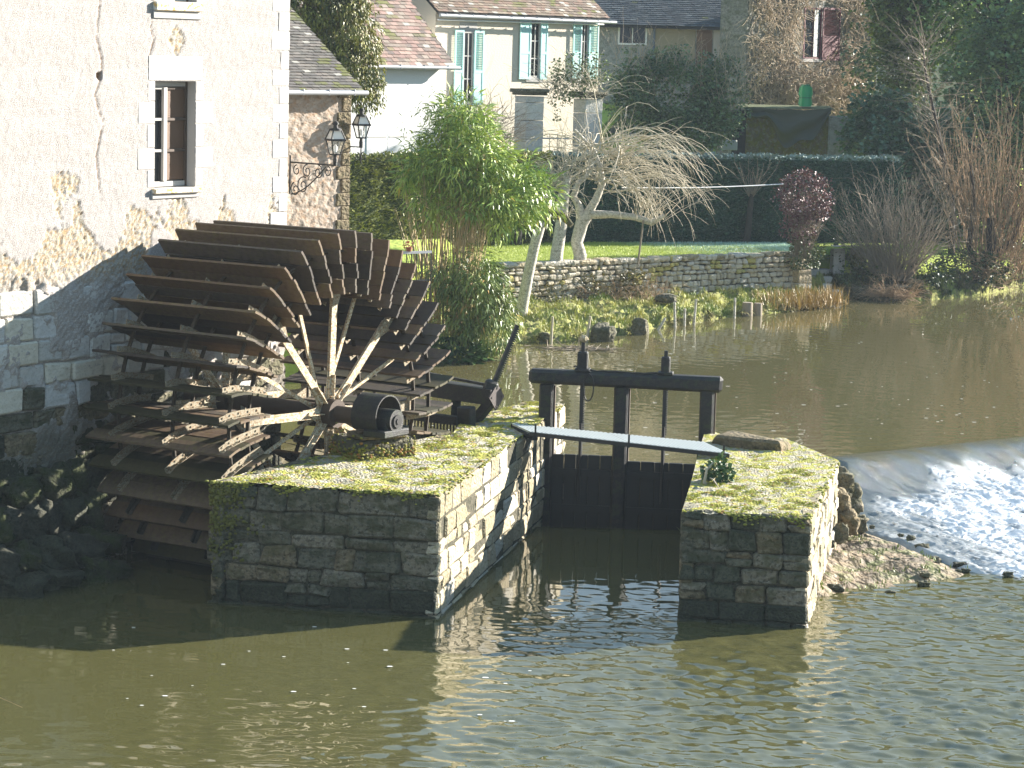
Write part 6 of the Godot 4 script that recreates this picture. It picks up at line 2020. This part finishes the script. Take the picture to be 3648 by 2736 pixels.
	foliage(co, "crown", [[V(-5.9, 10.4, -72), V(1.6, 2.6, 1.4)], [V(-4.9, 9.2, -71.8), V(1.0, 1.6, 1.0)], [V(-4.45, 8.2, -71.6), V(0.68, 0.95, 0.7)], [V(-4.2, 7.6, -71.6), V(0.42, 0.55, 0.45)], [V(-5.6, 12.5, -72.4), V(1.5, 1.6, 1.4)]], 2000, 38, 0.22, leafmesh(0.12, 0.022, 0.4), M.leaf, Color(0.045, 0.06, 0.012), Color(0.27, 0.26, 0.04), 0.9, 0.5, 0.03, Color(0.28, 0.17, 0.05))
	# ivy-clad shrubbery before the outbuilding
	var sb := thing("shrubbery", "wide glossy dark shrubbery below the slate outbuilding", "shrub")
	foliage(sb, "leaves", [[V(5.6, 7.5, -95.5), V(2.2, 1.5, 1.1)], [V(7.3, 7.4, -95.8), V(1.1, 1.5, 0.9)], [V(4.0, 7.2, -95.0), V(0.9, 1.2, 0.8)], [V(6.2, 6.3, -95.2), V(1.9, 0.9, 0.8)], [V(5.0, 8.6, -95.8), V(1.4, 0.6, 0.7)]], 620, 26, 0.32, broadleaf(0.11), M.gloss, Color(0.04, 0.085, 0.035), Color(0.18, 0.26, 0.095), 0.3, 0.45, 0.03, Color(0.2, 0.22, 0.12))
	mb = Mb.new()
	for k in 140: shoot(mb, V(rf(3.4, 8.3), rf(7.0, 8.8), -95.2 + rf(-0.5, 0.5)), V(rf(-0.6, 0.6), 1.0, rf(-0.3, 0.3)).normalized(), rf(0.7, 1.6), 0.011, 5, 0.2, 0.08, 2, 0.5, 3)
	stuff(obj("twigs", mb.mesh(), M.vine, sb))
	# rambling rose over the pillars
	var ro := thing("rambling_rose", "straggling rose with bare canes and green leaves over the gate pillars", "climber")
	mb = Mb.new()
	for k in 110: shoot(mb, V(rf(0.9, 2.9), rf(7.3, 7.9), -88.6 + rf(-0.3, 0.3)), V(rf(-0.9, 0.9), rf(0.1, 1.0), rf(-0.3, 0.3)).normalized(), rf(0.6, 1.8), 0.013, 6, 0.22, 0.18, 2, 0.5, 3)
	stuff(obj("canes", mb.mesh(), M.twig, ro))
	foliage(ro, "leaves", [[V(1.7, 8.1, -88.5), V(0.8, 0.7, 0.4)], [V(2.4, 8.3, -88.6), V(0.6, 0.7, 0.4)], [V(1.4, 7.4, -88.4), V(0.3, 0.8, 0.3)]], 95, 12, 0.2, broadleaf(0.085), M.leaf, Color(0.04, 0.08, 0.02), Color(0.17, 0.23, 0.05), 0.2, 0.2)
	# brown thorny bush in front of the cream house
	var th := thing("thorny_bush", "tangled reddish brown bare bush at the foot of the cream house", "bush")
	mb = Mb.new()
	for k in 180: shoot(mb, V(-1.1 + rf(-0.9, 0.9), rf(5.4, 6.8), -86.6 + rf(-0.5, 0.5)), V(rf(-1, 1), rf(0.1, 1.0), rf(-0.5, 0.5)).normalized(), rf(0.6, 1.4), 0.012, 5, 0.25, 0.1, 2, 0.5, 3)
	stuff(obj("twigs", mb.mesh(), M.twig2, th))
	# straggling shrub left of the pillars by the door
	# trees on the hill far behind, so that no bare horizon shows between the houses
	for q in [[-30.0, -150.0, 9.0, "far hillside tree on the left above the mill roofs"], [-8.0, -160.0, 9.0, "far hillside tree behind the cream house roof"], [12.0, -150.0, 8.5, "far hillside tree behind the slate outbuilding"], [30.0, -145.0, 9.5, "far hillside tree behind the evergreens on the right"]]:
		var f := thing("hillside_tree", q[3], "tree")
		mb = Mb.new()
		mb.tube([V(q[0], 5, q[1]), V(q[0], 18, q[1])], [0.5, 0.2], 7)
		obj("trunk", mb.mesh(), M.darkbark, f)
		foliage(f, "crown", [[V(q[0], 14, q[1]), V(q[2], 7, 4)]], 420, 14, 1.1, broadleaf(0.6), M.dull, Color(0.02, 0.035, 0.015), Color(0.06, 0.07, 0.03), 0.2)

# ---------------------------------------------------------------- small things
func build_small():
	# railing by the wheel with flower pots
	var rl := thing("iron_railing", "short black iron railing with a pale handrail behind the wheel", "railing")
	var a := V(-3.4, 0, -61.2)
	var b := V(-2.02, 0, -62.2)
	var mb := Mb.new()
	mb.bar(a + V(0, 4.1, 0), b + V(0, 4.1, 0), 0.05, 0.06)
	obj("handrail", mb.mesh(), M.zinc, rl)
	mb = Mb.new()
	mb.bar(a + V(0, 3.42, 0), b + V(0, 3.42, 0), 0.03, 0.04)
	obj("bottom_rail", mb.mesh(), M.iron, rl)
	for k in 13:
		mb = Mb.new()
		var p := a.lerp(b, k / 12.0)
		mb.bar(p + V(0, 2.6 if k == 12 else 3.3, 0), p + V(0, 4.08, 0), 0.024 if k % 4 else 0.05, 0.024)
		obj("bar", mb.mesh(), M.iron, rl)
	for q in [[0.12, "red flowering pot at the wheel end of the iron railing"], [0.62, "red flowering pot at the middle of the iron railing"]]:
		var p := a.lerp(b, q[0]) + V(0, 4.13, 0)
		var f := thing("flower_pot", q[1], "flower pot")
		mb = Mb.new()
		mb.tube([p, p + V(0, 0.1, 0)], [0.06, 0.08], 8, true)
		obj("pot", mb.mesh(), mat(lin(0.22, 0.08, 0.04), 0.9), f)
		foliage(f, "flowers", [[p + V(0, 0.14, 0), V(0.12, 0.06, 0.1)]], 8, 6, 0.05, broadleaf(0.05), M.leaf, Color(0.3, 0.06, 0.03), Color(0.4, 0.14, 0.06), 0.0)
	var gw := thing("quay_wall", "low stone quay wall under the iron railing behind the wheel", "wall")
	mb = Mb.new()
	mb.box(T(Basis(), V(-4.4, 1.6, -63.4)), V(4.0, 3.2, 2.0))
	obj("wall", mb.mesh(), M.stone[0], gw)
	# stakes along the far bank
	for q in [[1.03, -70.6, 0.75, 0.03, "leaning brown stake at the bank nearest the bamboo"], [2.0, -71.4, 0.7, 0.12, "thin leaning stake left of the rounded rock"], [4.75, -75.7, 0.75, -0.05, "pale weathered stake, tallest of the row past the rounded rock"], [5.05, -76.3, 0.5, 0.0, "short grey stake in the middle of the row"], [5.35, -76.7, 0.75, 0.05, "thin pale stake at the right of the row"], [6.75, -79.0, 0.6, 0.0, "dark stake beside the stumps on the bank"], [4.1, -74.9, 0.35, 0.3, "short pale broken stake in the shallow water"]]:
		mb = Mb.new()
		mb.tube([V(q[0], 0.8, q[1]), V(q[0] + q[3], 1.0 + q[2], q[1])], [0.05, 0.04], 6, true)
		tag(obj("stake", mb.mesh(), M.bark if q[0] > 4 else M.twig), q[4], "stake", "stakes along the far bank")
	for q in [[7.2, -79.6, 0.16, 0.42, "left cut grey stump on the far bank"], [7.55, -79.9, 0.13, 0.38, "right cut grey stump on the far bank"]]:
		mb = Mb.new()
		mb.tube([V(q[0], 0.8, q[1]), V(q[0], 1.0 + q[3], q[1])], [q[2] * 1.2, q[2]], 9, true)
		tag(obj("stump", mb.mesh(), M.twig2), q[4], "stump", "cut stumps on the far bank")
	for q in [[2.5, 1.15, -71.6, 0.62, 0.6, "rounded grey rock at the water's edge of the far bank"], [3.62, 1.15, -73.6, 0.42, 0.6, "upright grey rock in the bank right of the rounded rock"], [0.9, 1.1, -70.9, 0.4, 0.3, "small dark rock in the bank near the bamboo"], [4.6, 1.62, -78.2, 0.6, 0.25, "pale flat stone lying in the bank grass below the retaining wall"]]:
		tag(obj("rock", rock(V(q[0], q[1], q[2]), V(q[3], q[4], q[3]) * 1.15, rng.randi() % 1000, 0.5), M.stone[rng.randi() % 5]), q[5], "rock")
	mb = Mb.new()
	for k in 200:
		var p := V(1.75 + rng.randfn(0, 0.45), 1.0 + rf(0, 0.05), -69.4 + rng.randfn(0, 0.2))
		var d := V(rf(-1, 1), rf(-0.05, 0.12), rf(-0.5, 0.5)).normalized()
		mb.tube([p, p + d * rf(0.1, 0.4)], [0.012, 0.006], 3)
	tag(stuff(obj("drift_debris", mb.mesh(), M.twig2)), "mat of grey drifted twigs floating near the far bank", "debris")
	# straw-coloured reeds at the end of the bank
	var xf := []
	var cs := []
	for k in 1100:
		var s := rng.randf()
		var p := V(8.0, 1.0, -80.9).lerp(V(10.6, 1.0, -83.4), s) + V(rf(-0.5, 0.3), rf(0, 0.15), rf(-0.8, 0.3))
		var bs := Basis(Vector3.UP, rf(0, TAU)) * Basis(Vector3.RIGHT, rf(-0.9, 1.2))
		xf.append(T(bs.scaled(Vector3.ONE * rf(0.6, 1.2)), p))
		cs.append(Color(0.3, 0.19, 0.06).lerp(Color(0.46, 0.33, 0.13), rng.randf()))
	tag(multi("dry_reeds", blade(0.018, 0.6), M.leaf, xf, cs), "straw coloured dry reeds at the tip of the far bank", "reeds")
	# brambles below the wall and dead stems at the landing
	var br := thing("bramble", "brown and ochre brambles before the retaining wall by the weeping tree", "bramble")
	mb = Mb.new()
	for k in 170: shoot(mb, V(rf(1.6, 4.6), 1.5, 0) + V(0, 0, lerpf(-78.0, -80.0, rng.randf())), V(rf(-0.8, 0.8), 1.0, rf(-0.2, 0.6)).normalized(), rf(0.4, 0.9), 0.01, 5, 0.25, 0.3, 2, 0.3, 3)
	stuff(obj("stems", mb.mesh(), M.twig3, br))
	foliage(br, "leaves", [[V(2.3, 1.85, -78.3), V(0.7, 0.35, 0.4)], [V(3.6, 1.9, -79.2), V(0.7, 0.4, 0.4)], [V(0.9, 1.7, -77.4), V(0.6, 0.25, 0.4)]], 90, 14, 0.18, broadleaf(0.07), M.leaf, Color(0.05, 0.06, 0.02), Color(0.25, 0.2, 0.05), 0.2, 0.3)
	var ds := thing("dead_stems", "tangle of reddish dead stems over the water by the landing", "brush")
	mb = Mb.new()
	for k in 170: shoot(mb, V(12.4 + rf(-0.7, 0.9), 1.15, -85.9 + rf(-0.2, 0.3)), V(rf(-1, 1), rf(0, 0.8), rf(0, 0.6)).normalized(), rf(0.4, 1.0), 0.011, 4, 0.3, 0.2, 2, 0.3, 3)
	stuff(obj("stems", mb.mesh(), M.twig3, ds))
	# yellowish low shrub by the landing
	var ys := thing("low_shrub", "small yellow green twiggy shrub on the landing below the bare bush", "shrub")
	mb = Mb.new()
	for k in 120: shoot(mb, V(11.9 + rf(-0.5, 0.6), 2.0, -87.2 + rf(-0.2, 0.2)), V(rf(-0.5, 0.5), 1.0, rf(-0.3, 0.3)).normalized(), rf(0.5, 1.0), 0.01, 4, 0.15, 0.1, 1, 0.3, 3)
	stuff(obj("stems", mb.mesh(), mat(lin(0.2, 0.19, 0.05), 0.9), ys))
	# the plant at the pier edge
	var pl := thing("pier_plant", "leafy green plant growing at the left edge of the right pier", "plant")
	mb = Mb.new()
	mb.tube([V(3.35, 1.55, -43.5), V(3.3, 1.8, -43.35), V(3.34, 2.0, -43.4), V(3.45, 2.12, -43.5)], [0.035, 0.03, 0.02, 0.01], 6)
	mb.tube([V(3.4, 1.85, -43.5), V(3.42, 1.9, -43.0), V(3.5, 1.82, -42.6)], [0.016, 0.012, 0.006], 5)
	obj("stem", mb.mesh(), M.twig, pl)
	foliage(pl, "leaves", [[V(3.52, 1.98, -43.55), V(0.22, 0.2, 0.2)], [V(3.7, 1.87, -43.5), V(0.12, 0.1, 0.12)]], 34, 10, 0.08, broadleaf(0.085), M.gloss, Color(0.03, 0.085, 0.025), Color(0.12, 0.2, 0.07), 0.35, 0.3)
	# nest box between the pale trees
	var nb := thing("nest_box", "small pale wooden nest box hanging between the pale trees", "nest box")
	mb = Mb.new()
	mb.box(T(Basis(Vector3.UP, -0.4), V(0.86, 4.62, -74.0)), V(0.2, 0.3, 0.18))
	obj("box", mb.mesh(), mat(lin(0.5, 0.42, 0.3), 0.9), nb)
	mb = Mb.new()
	mb.box(T(Basis(Vector3.UP, -0.4) * Basis(Vector3.RIGHT, 0.25), V(0.86, 4.79, -73.98)), V(0.26, 0.03, 0.26))
	obj("lid", mb.mesh(), M.twig2, nb)
	# dry grass stems leaning in from the near bank at the left edge
	for q in [[-6.45, 0.35, -33.4, "upper thin dry stem leaning over the water at the left edge"], [-6.35, 0.2, -31.0, "lower thin dry stem leaning over the water at the left edge"]]:
		mb = Mb.new()
		mb.tube([V(q[0] - 1.6, 0.0, q[2]), V(q[0] - 0.8, q[1] * 1.1, q[2]), V(q[0] - 0.25, q[1], q[2] + 0.02), V(q[0] + 0.1, q[1] * 0.6, q[2] + 0.04)], [0.01, 0.008, 0.006, 0.003], 4)
		tag(obj("dry_stem", mb.mesh(), M.twig3), q[3], "stem")
